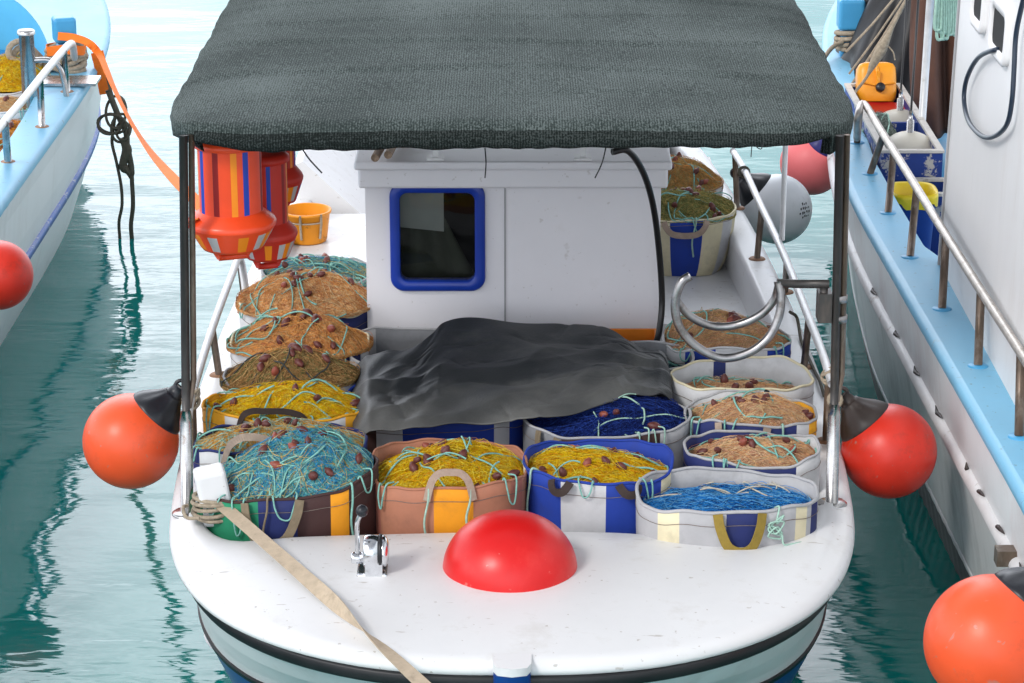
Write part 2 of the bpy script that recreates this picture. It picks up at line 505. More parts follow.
m = MB()                                            # hull: white upper strake, black line, blue bottom
lv = [(0.05, -.04, .749), (0.052, -.035, .70), (0.062, .055, .60), (0.072, .18, .50), (0.075, .235, .455), (0.068, .225, .452), (0.072, .237, .432), (0.085, .243, .430), (0.11, .32, .33), (0.19, .5, .12), (0.30, .7, -.1), (0.55, .9, -.4)]
rows = [inset(out_l, nrm, a, b, z) for a, b, z in lv]
for i in range(len(rows) - 1):
    m.grid([rows[i + 1], rows[i]], 0 if i < 4 else (1 if i < 7 else 2), True, True)
m.build('hull', [M_white2, M_black, M_blue], boat)

m = MB()
rows = [inset(out_l, nrm, a, -.046, z) for a, z in ((0.07, .752), (.036, .752), (.032, .746), (.032, .716), (.036, .710), (0.07, .708))]
m.grid(rows, 0, True, True)
m.build('rubbing_strake', M_black, boat)

m = MB()                                            # stem post standing through the strake
sec = [(-.060, .06), (-.058, -.01), (-.045, -.04), (0, -.052), (.045, -.04), (.058, -.01), (.060, .06)]
for z0, z1, mi, g in ((-.3, .779, 0, 1.0), (.779, .806, 1, 1.03)):
    P = [[Vector((x * g, 7.345 + y * g + (0.9 * max(0, .74 - z) ** 1.5), z)) for x, y in sec] for z in np.linspace(z0, z1, 8)]
    m.grid(P, mi, True)
    if mi:
        m.add(P[-1], [tuple(range(7))], 1)
m.build('stem_post', [M_blue, M_white], boat)

m = MB()                                            # cockpit sole and raised side decks aft
m.add([(p.x * 1.0, p.y, 0.345) for p in in_l], [tuple(range(len(in_l)))], 0, False)
m.box((-1.13, 11.35, .34), (1.13, 14.4, .595))
m.build('cockpit_floor', M_white, boat)
m = MB()
m.box((-0.86, 13.75, .59), (0.86, 15.2, 1.0))
bevel(m.build('aft_locker', M_white, boat), .03, 3)
m = MB()                                            # ledge with the basket, and the tall bulwark behind it
m.box((-1.10, 11.75, .59), (-.62, 12.7, .745))
bevel(m.build('side_locker', M_white, boat), .02, 3)
m = MB()
P = []
for t in np.linspace(0, 1, 14):
    y = 12.75 + 1.3 * t
    P.append([Vector((-1.06 + .25 * t * t, y, .6)), Vector((-1.1 + .28 * t * t, y, .98 + .12 * t)), Vector((-1.06 + .28 * t * t, y, 1.0 + .12 * t)), Vector((-0.66 + .1 * t, y, .62))])
m.grid(P, 0, False, True)
m.add(P[0], [(0, 1, 2, 3)], 0, False)
m.add(P[-1], [(3, 2, 1, 0)], 0, False)
m.build('bulwark', M_white, boat)

# wheelhouse -----------------------------------------------------------
CY = 10.5
wl, wr = atY(367, 300, CY).x, atY(659, 300, CY).x
CZ = atY(512, 166, CY).z
w0, w1 = atY(391, 290, CY), atY(485, 182, CY)       # window trim box
hx0, hx1 = atY(399, 290, CY).x, atY(477, 290, CY).x
hz0, hz1 = atY(400, 282, CY).z, atY(400, 190, CY).z
m = MB()
zb, zt = .345, CZ
seam = atY(505, 250, CY).x
for x0, x1, z0, z1 in ((wl, hx0, zb, zt), (hx0, hx1, zb, hz0), (hx0, hx1, hz1, zt), (hx1, wr, zb, zt)):
    m.box((x0, CY, z0), (x1, CY + .03, z1))
m.box((wl, CY + .03, zb), (wl + .03, 13.0, zt))
m.box((wr - .03, CY + .03, zb), (wr, 13.0, zt))
m.box((wl + .03, 12.97, zb), (wr - .03, 13.0, zt))
cab = m.build('cabin', M_cabin, boat)
m = MB()
m.box((seam - .003, CY - .004, zb), (seam + .003, CY + .001, zt - .05))
m.build('panel_seam', M_seam, cab)
m = MB()
m.box((wl - .025, CY - .05, zt - .085), (wr + .025, 13.1, zt + .0))
m.box((wl - .04, CY - .085, zt + .001), (wr + .04, 13.15, zt + .04))
bevel(m.build('roof', M_cabin, cab), .012, 3)


def rrect(x0, x1, z0, z1, r, y, n=8):
    pts = []
    for cx, cz, a0 in ((x1 - r, z1 - r, 0), (x0 + r, z1 - r, 90), (x0 + r, z0 + r, 180), (x1 - r, z0 + r, 270)):
        for k in range(n + 1):
            a = R(a0 + 90 * k / n)
            pts.append(Vector((cx + r * cos(a), y, cz + r * sin(a))))
    return pts


m = MB()
o1 = rrect(w0.x, w1.x, w0.z, w1.z, .06, CY - .001)
o2 = rrect(w0.x, w1.x, w0.z, w1.z, .06, CY - .016)
o3 = rrect(w0.x + .006, w1.x - .006, w0.z + .006, w1.z - .006, .055, CY - .022)
i3 = rrect(hx0 + .006, hx1 - .006, hz0 + .006, hz1 - .006, .035, CY - .022)
i2 = rrect(hx0 + .008, hx1 - .008, hz0 + .008, hz1 - .008, .035, CY - .018)
i1 = rrect(hx0 + .008, hx1 - .008, hz0 + .008, hz1 - .008, .035, CY + .04)
m.grid([o1, o2, o3, i3, i2, i1], 0, True, True)
win = m.build('window', M_wblue, cab)
m = MB()
m.add(rrect(hx0 + .007, hx1 - .007, hz0 + .007, hz1 - .007, .034, CY + .008), [tuple(range(36))], 0, False)
gl = bpy.data.materials.new('window_glass')
gl.use_nodes = True
nt = gl.node_tree
nt.nodes.remove(nt.nodes['Principled BSDF'])
tr = nt.nodes.new('ShaderNodeBsdfTransparent'); tr.inputs[0].default_value = (.62, .66, .64, 1)
gs = nt.nodes.new('ShaderNodeBsdfGlossy'); gs.inputs['Roughness'].default_value = .03
fr = nt.nodes.new('ShaderNodeFresnel'); fr.inputs['IOR'].default_value = 1.6
mx = nt.nodes.new('ShaderNodeMixShader')
nt.links.new(fr.outputs[0], mx.inputs[0]); nt.links.new(tr.outputs[0], mx.inputs[1]); nt.links.new(gs.outputs[0], mx.inputs[2])
nt.links.new(mx.outputs[0], nt.nodes['Material Output'].inputs['Surface'])
m.build('window_pane', gl, cab)
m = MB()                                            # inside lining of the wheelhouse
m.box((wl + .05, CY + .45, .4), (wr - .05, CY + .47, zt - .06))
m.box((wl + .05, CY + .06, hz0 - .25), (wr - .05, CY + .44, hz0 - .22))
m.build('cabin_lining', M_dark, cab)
for px in (435, 583):                               # two small brackets on the roof edge
    c = atY(px, 163, CY - .1)
    m = MB()
    m.box((c.x - .035, CY - .09, zt + .046), (c.x + .035, CY - .01, zt + .056))
    m.box((c.x - .012, CY - .06, zt + .056), (c.x + .012, CY - .03, zt + .10))
    m.build('roof_bracket', M_white, cab)
# things behind the window
c = atY(420, 205, CY + .12)
m = MB()
P = [[Vector((c.x - .10 + .2 * u, CY + .10 + .03 * u, c.z - .09 + .2 * v - .03 * u)) for u in np.linspace(0, 1, 5)] for v in np.linspace(0, 1, 5)]
m.grid(P, 0, False)
o = m.build('white_card', M_paper)
tag(o, 'white card leaning in the top corner of the wheelhouse window', 'card')
o.modifiers.new('thickness', 'SOLIDIFY').thickness = .004
m = MB()
P = []
for v in np.linspace(0, 1, 14):
    row = []
    for u in np.linspace(0, 1, 18):
        x = hx0 - .02 + (.17 + .20 * v) * u + .05 * v * 0
        row.append(Vector((x, CY + .16 + .025 * sin(u * 11 + v * 2), hz1 - .07 - .42 * v)))
    P.append(row)
m.grid(P)
o = m.build('hanging_cloth', M_cloth_o)
o.modifiers.new('thickness', 'SOLIDIFY').thickness = .004
tag(o, 'olive grey cloth hanging inside the wheelhouse behind the blue framed window', 'cloth')

# poles lying on the roof
for px, py, L in ((375, 158, 1.4), (388, 155, 1.5)):
    a = atY(px, py, CY - .16)
    m = MB()
    m.tube([a, a + Vector((.14, L, 0.02))], .017, 12)
    o = m.build('wooden_pole', M_wood)
    tag(o, 'weathered round wooden pole lying on the wheelhouse roof under the canopy', 'pole', 'wooden poles on the wheelhouse roof')

# rails ------------------------------------------------------------------
def rail(boat_, pts, r, mtop, bases, mst, name='hand_rail', flange=M_rust, rst=None):
    m = MB()
    m.tube(spline(pts, 6), r, 14)
    ro = m.build(name, mtop, boat_)
    for b, tp in bases:
        s = MB()
        s.tube([b, b.lerp(tp, .5), tp], rst or r * .9, 12)
        so = s.build('stanchion', mst, ro)
    for b, tp in bases:
        f = MB()
        f.lathe([(0.001, .006), (.034, .006), (.04, .001), (.04, -.002)], b, n=18)
        f.build('base_flange', flange, ro)
    return ro


RZ = DECK + .25
lp = [(247, 300, DECK + .12), (240, 259, RZ), (231, 277, RZ), (213, 326, RZ), (197, 377, RZ), (190, 404, RZ), (187, 428, DECK + .20)]
rail(boat, [at(*p) for p in lp], .0165, M_railw,
     [(at(246, 312, DECK), at(240, 262, RZ - .02)), (at(219, 375, DECK), at(212, 328, RZ)), (at(194, 455, DECK), at(192, 398, RZ))], M_brownst)
rp = [(733, 151, RZ), (745, 171, RZ), (761, 206, RZ), (784, 255, RZ), (808, 316, RZ), (822, 352, RZ), (832, 384, RZ)]
rail(boat, [at(*p) for p in rp], .0165, M_railw,
     [(at(737, 208, DECK), at(735, 155, RZ)), (at(757, 259, DECK), at(762, 207, RZ)), (at(785, 292, DECK), at(787, 262, RZ)),
      (at(804, 367, DECK), at(809, 318, RZ)), (at(826, 441, DECK), at(829, 374, RZ))], M_brownst)

# canopy: net on a tube frame ------------------------------------------------
KZ = 2.20


def knit_material(name, k, through):
    m = bpy.data.materials.new(name)
    m.use_nodes = True
    nt = m.node_tree
    N, L = nt.nodes, nt.links
    b = N['Principled BSDF']
    b.inputs['Roughness'].default_value = .9
    b.inputs['Specular IOR Level'].default_value = .15
    tc = N.new('ShaderNodeTexCoord')

    def noise(sc, scale, det=3):
        mp = N.new('ShaderNodeMapping'); mp.inputs['Scale'].default_value = sc
        L.new(tc.outputs['Object'], mp.inputs['Vector'])
        n = N.new('ShaderNodeTexNoise'); n.inputs['Scale'].default_value = scale; n.inputs['Detail'].default_value = det
        L.new(mp.outputs['Vector'], n.inputs['Vector'])
        return n.outputs['Fac']

    def math_(op, a, bb):
        q = N.new('ShaderNodeMath'); q.operation = op
        for i, x in enumerate((a, bb)):
            if isinstance(x, (int, float)): q.inputs[i].default_value = x
            else: L.new(x, q.inputs[i])
        return q.outputs[0]
    w = N.new('ShaderNodeTexWave'); w.bands_direction = 'X'; w.inputs['Scale'].default_value = 33; w.inputs['Distortion'].default_value = 2.2; w.inputs['Detail'].default_value = 2; w.inputs['Detail Scale'].default_value = 1.0
    L.new(tc.outputs['Object'], w.inputs['Vector'])
    w2 = N.new('ShaderNodeTexWave'); w2.bands_direction = 'Y'; w2.inputs['Scale'].default_value = 60; w2.inputs['Distortion'].default_value = 1.0
    L.new(tc.outputs['Object'], w2.inputs['Vector'])
    sp = noise((1, .45, 1), 190, 2)
    br = noise((1, .6, 1), 2.2, 4)
    s1 = math_('MULTIPLY', w.outputs['Fac'], .16)
    s2 = math_('MULTIPLY', sp, .9)
    s3 = math_('MULTIPLY', w2.outputs['Fac'], .10)
    s4 = math_('MULTIPLY', math_('ADD', br, noise((.8, 1.0, 1), 1.3, 3)), .30)
    t = math_('ADD', math_('ADD', s1, s2), math_('ADD', s3, s4))
    r = N.new('ShaderNodeValToRGB')
    r.color_ramp.elements[0].position = .50; r.color_ramp.elements[0].color = (.012, .021, .019, 1)
    r.color_ramp.elements[1].position = 1.15; r.color_ramp.elements[1].color = (.29, .35, .335, 1)
    e = r.color_ramp.elements.new(.83); e.color = (.068, .096, .088, 1)
    r.color_ramp.elements[2].position = 1.0
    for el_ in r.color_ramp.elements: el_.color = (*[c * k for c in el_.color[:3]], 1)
    L.new(t, r.inputs['Fac'])
    L.new(r.outputs['Color'], b.inputs['Base Color'])
    bp = N.new('ShaderNodeBump'); bp.inputs['Distance'].default_value = .004
    L.new(math_('ADD', s1, s2), bp.inputs['Height'])
    L.new(bp.outputs['Normal'], b.inputs['Normal'])
    tl = N.new('ShaderNodeBsdfTranslucent')          # the knit lets daylight through
    tl.inputs['Color'].default_value = (.42, .46, .46, 1)
    ms_ = N.new('ShaderNodeMixShader'); ms_.inputs[0].default_value = through
    L.new(b.outputs[0], ms_.inputs[1]); L.new(tl.outputs[0], ms_.inputs[2])
    L.new(ms_.outputs[0], N['Material Output'].inputs['Surface'])
    return m


M_knit = knit_material('knitted_shade_net', .46, .11)
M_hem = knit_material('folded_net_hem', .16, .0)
canopy = None
m = MB()
NU = 150
Y0C = 8.565
ys = np.concatenate([np.linspace(Y0C, 9.2, 46), np.linspace(9.22, 12.4, 110)])
rw = np.random.RandomState(4)
cre = [(9.02, .002), (9.42, .005), (9.95, .005), (10.4, .003), (10.75, .004), (11.3, .004)]


def can_z(x, y):
    u = x / 1.22
    z = KZ + .035 * (1 - u * u) - .006
    for i, (c, a) in enumerate(cre):
        d = y - c - .05 * sin(x * 2.1 + i * 2) - .02 * sin(x * 5 + i)
        z += a * math.exp(-(d / .045) ** 2) - a * .8 * math.exp(-((d + .07) / .05) ** 2)
    z += .0025 * sin(5 * x + 2 * y) * sin(3 * y + x) + .0012 * sin(21 * x + 5 * y + 2 * sin(3 * x))
    e = max(0, abs(u) - .86) / .14
    z -= .035 * e * e
    f = max(0, 1 - (y - Y0C) / .09)
    z -= .026 * f * f
    return z


def hw(y):
    t = min(1, max(0, (y - Y0C) / .56))
    return 1.215 - .085 * (1 - t) ** 2.0 - .05 * (1 - t) ** 9 + .005 * sin(y * 9) + .002 * sin(y * 31)


rowsC = []
us = np.sin(np.linspace(-1, 1, NU) * pi / 2 * .985) / sin(pi / 2 * .985)
us = .5 * us + .5 * np.linspace(-1, 1, NU)
lip = [(-.010, -.006), (-.019, -.016), (-.025, -.030), (-.025, -.043), (-.018, -.055), (-.004, -.063), (.015, -.066), (.05, -.064)]   # y, z of rolled front edge
first = [Vector((u * hw(Y0C), Y0C + .10 * abs(u) ** 8, can_z(u * hw(Y0C), Y0C))) for u in us]
for dy, dz in reversed(lip):
    rowsC.append([p + Vector((0, dy + .003 * sin(p.x * 7) + .0015 * sin(p.x * 43 + 4 * sin(p.x * 5)), dz * (1 + .08 * sin(p.x * 4 + 1) + .03 * sin(p.x * 21) + .03 * sin(p.x * 57 + 3 * sin(p.x * 9))) + .006 * sin(p.x * 2.2 + .6) * (dz / -.05) - .55 * dz * abs(p.x / 1.08) ** 7)) for p in first])
for y in ys:
    w_ = hw(y)
    rowsC.append([Vector((u * w_, y + .10 * abs(u) ** 8 * max(0, 1 - (y - Y0C) / .6), can_z(u * w_, y))) for u in us])
# side hems turn down and under
full = []
for ir, row in enumerate(rowsC):
    a, b = row[0], row[-1]
    j = .006 * sin(a.y * 19) + .003 * sin(a.y * 61) + .03 * max(0, 1 - (a.y - Y0C) / .3)
    if ir < len(lip):
        k_ = .010 + .012 * ir / len(lip)
        full.append([a + Vector((.012, k_ * 3, -.002)), a + Vector((.002, k_ * 2, -.001)), a + Vector((-.001, k_, 0))] + row + [b + Vector((.001, k_, 0)), b + Vector((-.002, k_ * 2, -.001)), b + Vector((-.012, k_ * 3, -.002))])
        continue
    full.append([a + Vector((.03, 0, -.075)), a + Vector((-.004, 0, -.055 + j)), a + Vector((-.008, 0, -.025))] + row + [b + Vector((.008, 0, -.025)), b + Vector((.004, 0, -.055 - j)), b + Vector((-.03, 0, -.075))])
m.grid(full)
holes = [(at(690, 88, KZ + .03), .022, .007), (at(213, 131, KZ), .030, .022)]      # a slit and a worn-through corner


def holed(f):
    c = sum((Vector(m.v[k]) for k in f), Vector()) / 4
    return any(((c.x - h.x) / a_) ** 2 + ((c.y - h.y) / b_) ** 2 < 1 for h, a_, b_ in holes)


keep = [i for i, f in enumerate(m.f) if not holed(f)]
m.f, m.m, m.sm = [m.f[i] for i in keep], [m.m[i] for i in keep], [m.sm[i] for i in keep]
nw = len(full[0]) - 1
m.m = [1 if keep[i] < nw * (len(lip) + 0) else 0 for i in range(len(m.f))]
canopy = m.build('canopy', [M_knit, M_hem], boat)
md = canopy.modifiers.new('thickness', 'SOLIDIFY'); md.thickness = .004; md.offset = -1

pl_t, pl_b = atY(184, 150, 8.66), at(187, 513, DECK)
pr_t, pr_b = atY(840, 135, 8.66), at(832, 503, DECK)


def post(pb, pt, dark, side):
    """pair of tubes standing in a bright sleeve"""
    pt = Vector((pt.x, pt.y, KZ - .04))
    k = pb.lerp(pt, .20)
    s = MB()
    s.tube([pb.lerp(pt, .265), pb.lerp(pt, .33), pt], [.014, .0155, .0155], 14)
    o = s.build('canopy_post', dark, canopy)
    s = MB()
    off = Vector((side * .026, .012, 0))
    s.tube([pb.lerp(pt, .285) + off * .45, pb.lerp(pt, .36) + off, pt + off], [.008, .011, .011], 14)
    s.build('canopy_brace', M_brownst, canopy)
    s = MB()
    s.tube([pb, pb.lerp(pt, .25), pb.lerp(pt, .28)], [.023, .023, .017], 16)
    s.lathe([(.001, .007), (.046, .007), (.054, .001), (.054, -.002)], pb, n=24)
    s.build('post_sleeve', M_steel, canopy)


post(pl_b, pl_t, M_darkst, 1)
post(pr_b, pr_t, M_darkst, 1)
s = MB()
s.tube([(-1.02, 8.66, KZ - .045), (1.02, 8.66, KZ - .045)], .015, 12)
s.build('crossbar', M_steel, canopy)
s = MB()
q = at(782, 240, RZ)
s.tube([q, Vector((q.x + .0, q.y - .02, KZ - .04))], .0125, 10)
s.build('canopy_post', M_railw, canopy)
q = at(0, 0, RZ)
s = MB()
s.tube([Vector((-1.13, 11.4, DECK)), Vector((-1.13, 11.4, KZ - .05)), Vector((1.13, 11.4, KZ - .05))], .0125, 10)
s.build('crossbar', M_railw, canopy)

# net guide: bent twin tube clamped to the post
gy = pr_b.y + .0
def G(px, py, dy): return atY(px, py, gy + dy)
s = MB()
front = [G(690, 276, -.02), G(681, 283, -.03), G(675, 305, -.03), G(680, 328, -.03), G(697, 347, -.03), G(722, 358, -.03), G(748, 353, -.03), G(768, 338, -.02), G(779, 316, -.01), G(781, 296, 0), G(778, 281, .01)]
backp = [G(676, 300, .03), G(690, 316, .04), G(712, 326, .05), G(737, 325, .05), G(760, 315, .04), G(774, 300, .03), G(779, 284, .01)]
s.tube(spline(front, 6), .0155, 14)
s.tube(spline(backp, 6), .0145, 14)
ng = s.build('net_guide', M_steelg, boat)
s = MB()
s.tube([G(777, 283, .01), G(800, 284, .01), G(829, 284, .01)], .0155, 12)
s.tube([G(824, 284, .01), G(824, 294, .01)], .014, 12)
s.box(tuple(G(818, 323, -.02)), tuple(G(831, 290, .03) + Vector((0, .03, 0))))
s.build('guide_arm', M_darkst, ng)
for py in (298, 318):
    s = MB()
    c = G(838, py, .015)
    s.lathe([(.028, -.014), (.033, -.012), (.033, .012), (.028, .014)], c, n=18)
    s.box((c.x - .055, c.y - .02, c.z - .01), (c.x - .02, c.y + .02, c.z + .01))
    s.build('guide_clamp', M_steelg, ng)

# mooring bitt
bz = at(214, 522, DECK)
s = MB()
rotb = Matrix.Rotation(R(-9), 3, 'Y') @ Matrix.Rotation(R(12), 3, 'Z')
s.box((bz.x - .058, bz.y - .05, DECK + .075), (bz.x + .052, bz.y + .06, DECK + .20), 0, rotb)
s.box((bz.x - .035, bz.y - .035, DECK - .01), (bz.x + .045, bz.y + .05, DECK + .08))
bevel(s.build('mooring_bitt', M_white, boat), .015, 3)

# gear lever
g0 = at(371, 584, DECK)
s = MB()
gz = g0 + Vector((0, .06, 0.018))
s.box((gz.x - .05, gz.y - .05, DECK - .01), (gz.x + .055, gz.y + .05, DECK + .03))
lev = bevel(s.build('control_lever', M_chrome, boat), .008, 2)
s = MB()
hc = gz + Vector((.008, 0, .075))
s.lathe([(.001, -.036), (.05, -.034), (.056, -.028), (.056, .016), (.05, .018)], hc, axis=(1, 0, 0), n=32)
s.box((hc.x - .028, hc.y - .05, DECK + .02), (hc.x + .03, hc.y + .05, hc.z))
s.lathe([(.048, .026), (.055, .03), (.05, .042), (.03, .05), (.001, .052)], hc, axis=(1, 0, 0), n=32)
s.build('lever_housing', M_chrome, lev)
s = MB()
s.lathe([(.05, .016), (.058, .018), (.058, .028), (.05, .030)], hc, axis=(1, 0, 0), n=32)
s.build('housing_gasket', M_black, lev)
s = MB()
a = hc + Vector((-.055, -.01, -.02))
s.lathe([(.001, -.02), (.018, -.02), (.02, -.015), (.02, .02), (.001, .025)], a, axis=(1, 0, 0), n=18)
tip = atY(362, 511, a.y - .02)
s.tube(spline([a, a + Vector((.002, 0, .06)), a.lerp(tip, .75) + Vector((-.012, 0, 0)), tip], 5), [.0085] * 16, 10)
s.build('lever_arm', M_chrome, lev)
s = MB()
s.lathe([(.021 * sin(pi * k / 12), -.021 * cos(pi * k / 12)) for k in range(13)], tip, n=20)
s.build('lever_knob', M_neckk, lev)

# red half float on the foredeck
dc = at(510, 571, DECK)
s = MB()
rr = 67.5 / ppm(dc)
prof = []
for k in range(25):
    t = pi / 2 * k / 24
    prof.append((rr * cos(t) ** .94 if k < 24 else .001, .005 + rr * .86 * sin(t)))
s.lathe([(rr * .985, -.012), (rr * 1.0, -.004)] + prof, dc, n=72)
o = s.build('float', M_redb)
tag(o, 'big red rubber half dome float sitting on the white foredeck', 'float')

# ================================================================== NET BAGS AND NETS
def sup(a, n):
    c, s_ = cos(a), sin(a)
    return (math.copysign(abs(c) ** (2 / n), c), math.copysign(abs(s_) ** (2 / n), s_))


NA = 120


class Bag:
    pass


def bag(label, px, py, hwpx, ry, zr, base, sectors=(), rim='grey', zb=.35, tilt=(0, 0), n=2.5, taper=.84, seed=1, rz=0, name='net_bag', cat='net bag', group='net bags packed in the boat', rim_r=.0055, inner=None, wob=1.0, mats=None):
    B = Bag()
    c = at(px, py, zr)
    B.cx, B.cy, B.zr = c.x, c.y, zr
    B.rx, B.ry, B.n, B.zb = hwpx / ppm(c), ry, n, zb
    B.ca, B.sa = cos(R(rz)), sin(R(rz))
    rs = np.random.RandomState(seed)
    ph = rs.rand(8) * 6.28

    def pt(a, t, off=0.0):
        """a: angle, t: 0 base .. 1 rim"""
        x, y = sup(a, n)
        s_ = taper + (1 - taper) * t ** .7
        bulge = .03 * sin(pi * t) + wob * (.022 * (1 - t) * sin(5 * a + ph[0] + 2.5 * t) + .014 * sin(3 * a + ph[1]) * (1 - .4 * t) + .012 * sin(9 * a + ph[2] + 4 * t) * (1 - t * .8))
        k = s_ + bulge
        lx, ly = x * (B.rx * k - off), y * (B.ry * k - off)
        wx, wy = lx * B.ca - ly * B.sa, lx * B.sa + ly * B.ca
        zt = zr + tilt[0] * wx + tilt[1] * wy + wob * (.010 * sin(2 * a + ph[3]) + .007 * sin(3 * a + ph[4]) + .005 * sin(5 * a + ph[5]) + .003 * sin(11 * a + ph[6]))
        return Vector((B.cx + wx, B.cy + wy, zb + (zt - zb) * t))
    B.pt = pt
    B.label = label
    B.root = empty(name, (B.cx, B.cy, zb), label, cat, group)
    keys = [base] + [s_[2] for s_ in sectors]
    keys = list(dict.fromkeys(keys))
    ms = mats or [CAN[k] for k in keys]

    def which(a):
        d = math.degrees(a)
        for lo, hi, k in sectors:
            for dd in (d, d - 360, d + 360):
                if lo <= dd <= hi: return keys.index(k)
        return 0
    angs = [2 * pi * k / NA for k in range(NA)]
    for k_ in range(len(keys)): pass
    m = MB()
    lv = [0, .12, .25, .4, .55, .7, .82, .92, 1.0]
    rowsB = [[pt(a, t) for a in angs] for t in lv] + [[pt(a, t, .007) for a in angs] for t in (1.0, .9, .75, .55, .3, .05)]
    P = [p for r_ in rowsB for p in r_]
    fs, mi = [], []
    for j in range(len(rowsB) - 1):
        for i in range(NA):
            i2 = (i + 1) % NA
            fs.append((j * NA + i, j * NA + i2, (j + 1) * NA + i2, (j + 1) * NA + i))
            w_ = which(angs[i])
            if j >= len(lv) and inner: w_ = len(ms)
            mi.append(w_)
    m.add(P, fs, mi)
    m.add(rowsB[0], [tuple(reversed(range(NA)))], 0)
    st = MB()
    for t_ in (.915,):
        st.tube([pt(a, t_, -.0008) for a in angs], .0013, 4, closed=True)
    B.wall = m.build('bag_wall' if name == 'net_bag' else 'tub_wall', list(ms) + ([CAN[inner]] if inner else []), B.root)
    st.build('stitching', M_stitch, B.root)
    m = MB()
    m.tube([pt(a, 1.0, .003) for a in angs], rim_r, 8, closed=True)
    m.build('rim', CAN[rim] if isinstance(rim, str) else rim, B.root)
    return B


def handle(B, deg, w=.05, drop=.12, mt=None, up=False, spread=.055, h=.07):
    """webbing loop sewn to the wall at that angle (-90 faces the camera); hangs, or stands up over the rim"""
    a0 = R(deg)
    pts = []
    da = spread / max(.15, B.rx)
    if up:
        seq = [(-1.35, .93, 0), (-1.15, 1.0, 0), (-.9, 1, h * .6), (-.45, 1, h), (0, 1, h * 1.06), (.45, 1, h), (.9, 1, h * .6), (1.15, 1, 0), (1.35, .93, 0)]
        for s_, t, z in seq:
            p = B.pt(a0 + da * s_, t, -.010) + Vector((0, 0, z))
            pts.append(p)
    else:
        seq = [(-1.0, 1.0, 0), (-.85, 1 - drop * .6, .012), (-.5, 1 - drop * 1.4, .02), (0, 1 - drop * 1.65, .022), (.5, 1 - drop * 1.4, .02), (.85, 1 - drop * .6, .012), (1.0, 1.0, 0)]
        for s_, t, o in seq:
            pts.append(B.pt(a0 + da * s_, t, -.010 - o))
    pts = spline(pts, 4)
    rad = [Vector((p.x - B.cx, p.y - B.cy, 0)).normalized() for p in pts]
    m = MB()
    N = len(pts)
    wd = []
    for i in range(N):
        t = (pts[min(i + 1, N - 1)] - pts[max(i - 1, 0)]).normalized()
        wd.append(t.cross(rad[i]))
    m.ribbon(pts, wd, w, .004)
    return m.build('handle', mt or M_taupe, B.root)


def tie_cord(B, deg, length, mt, k=0):
    a0 = R(deg)
    pts = [B.pt(a0 + .05, .98, .03), B.pt(a0, 1.0, -.004) + Vector((0, 0, .012)), B.pt(a0 - .01, .93, -.012), B.pt(a0 - .05, .93 - length * .5, -.016), B.pt(a0 - .02, .93 - length, -.018)]
    m = MB()
    m.tube(spline(pts, 6), .0042, 6)
    return m.build('tie_cord', mt, B.root)


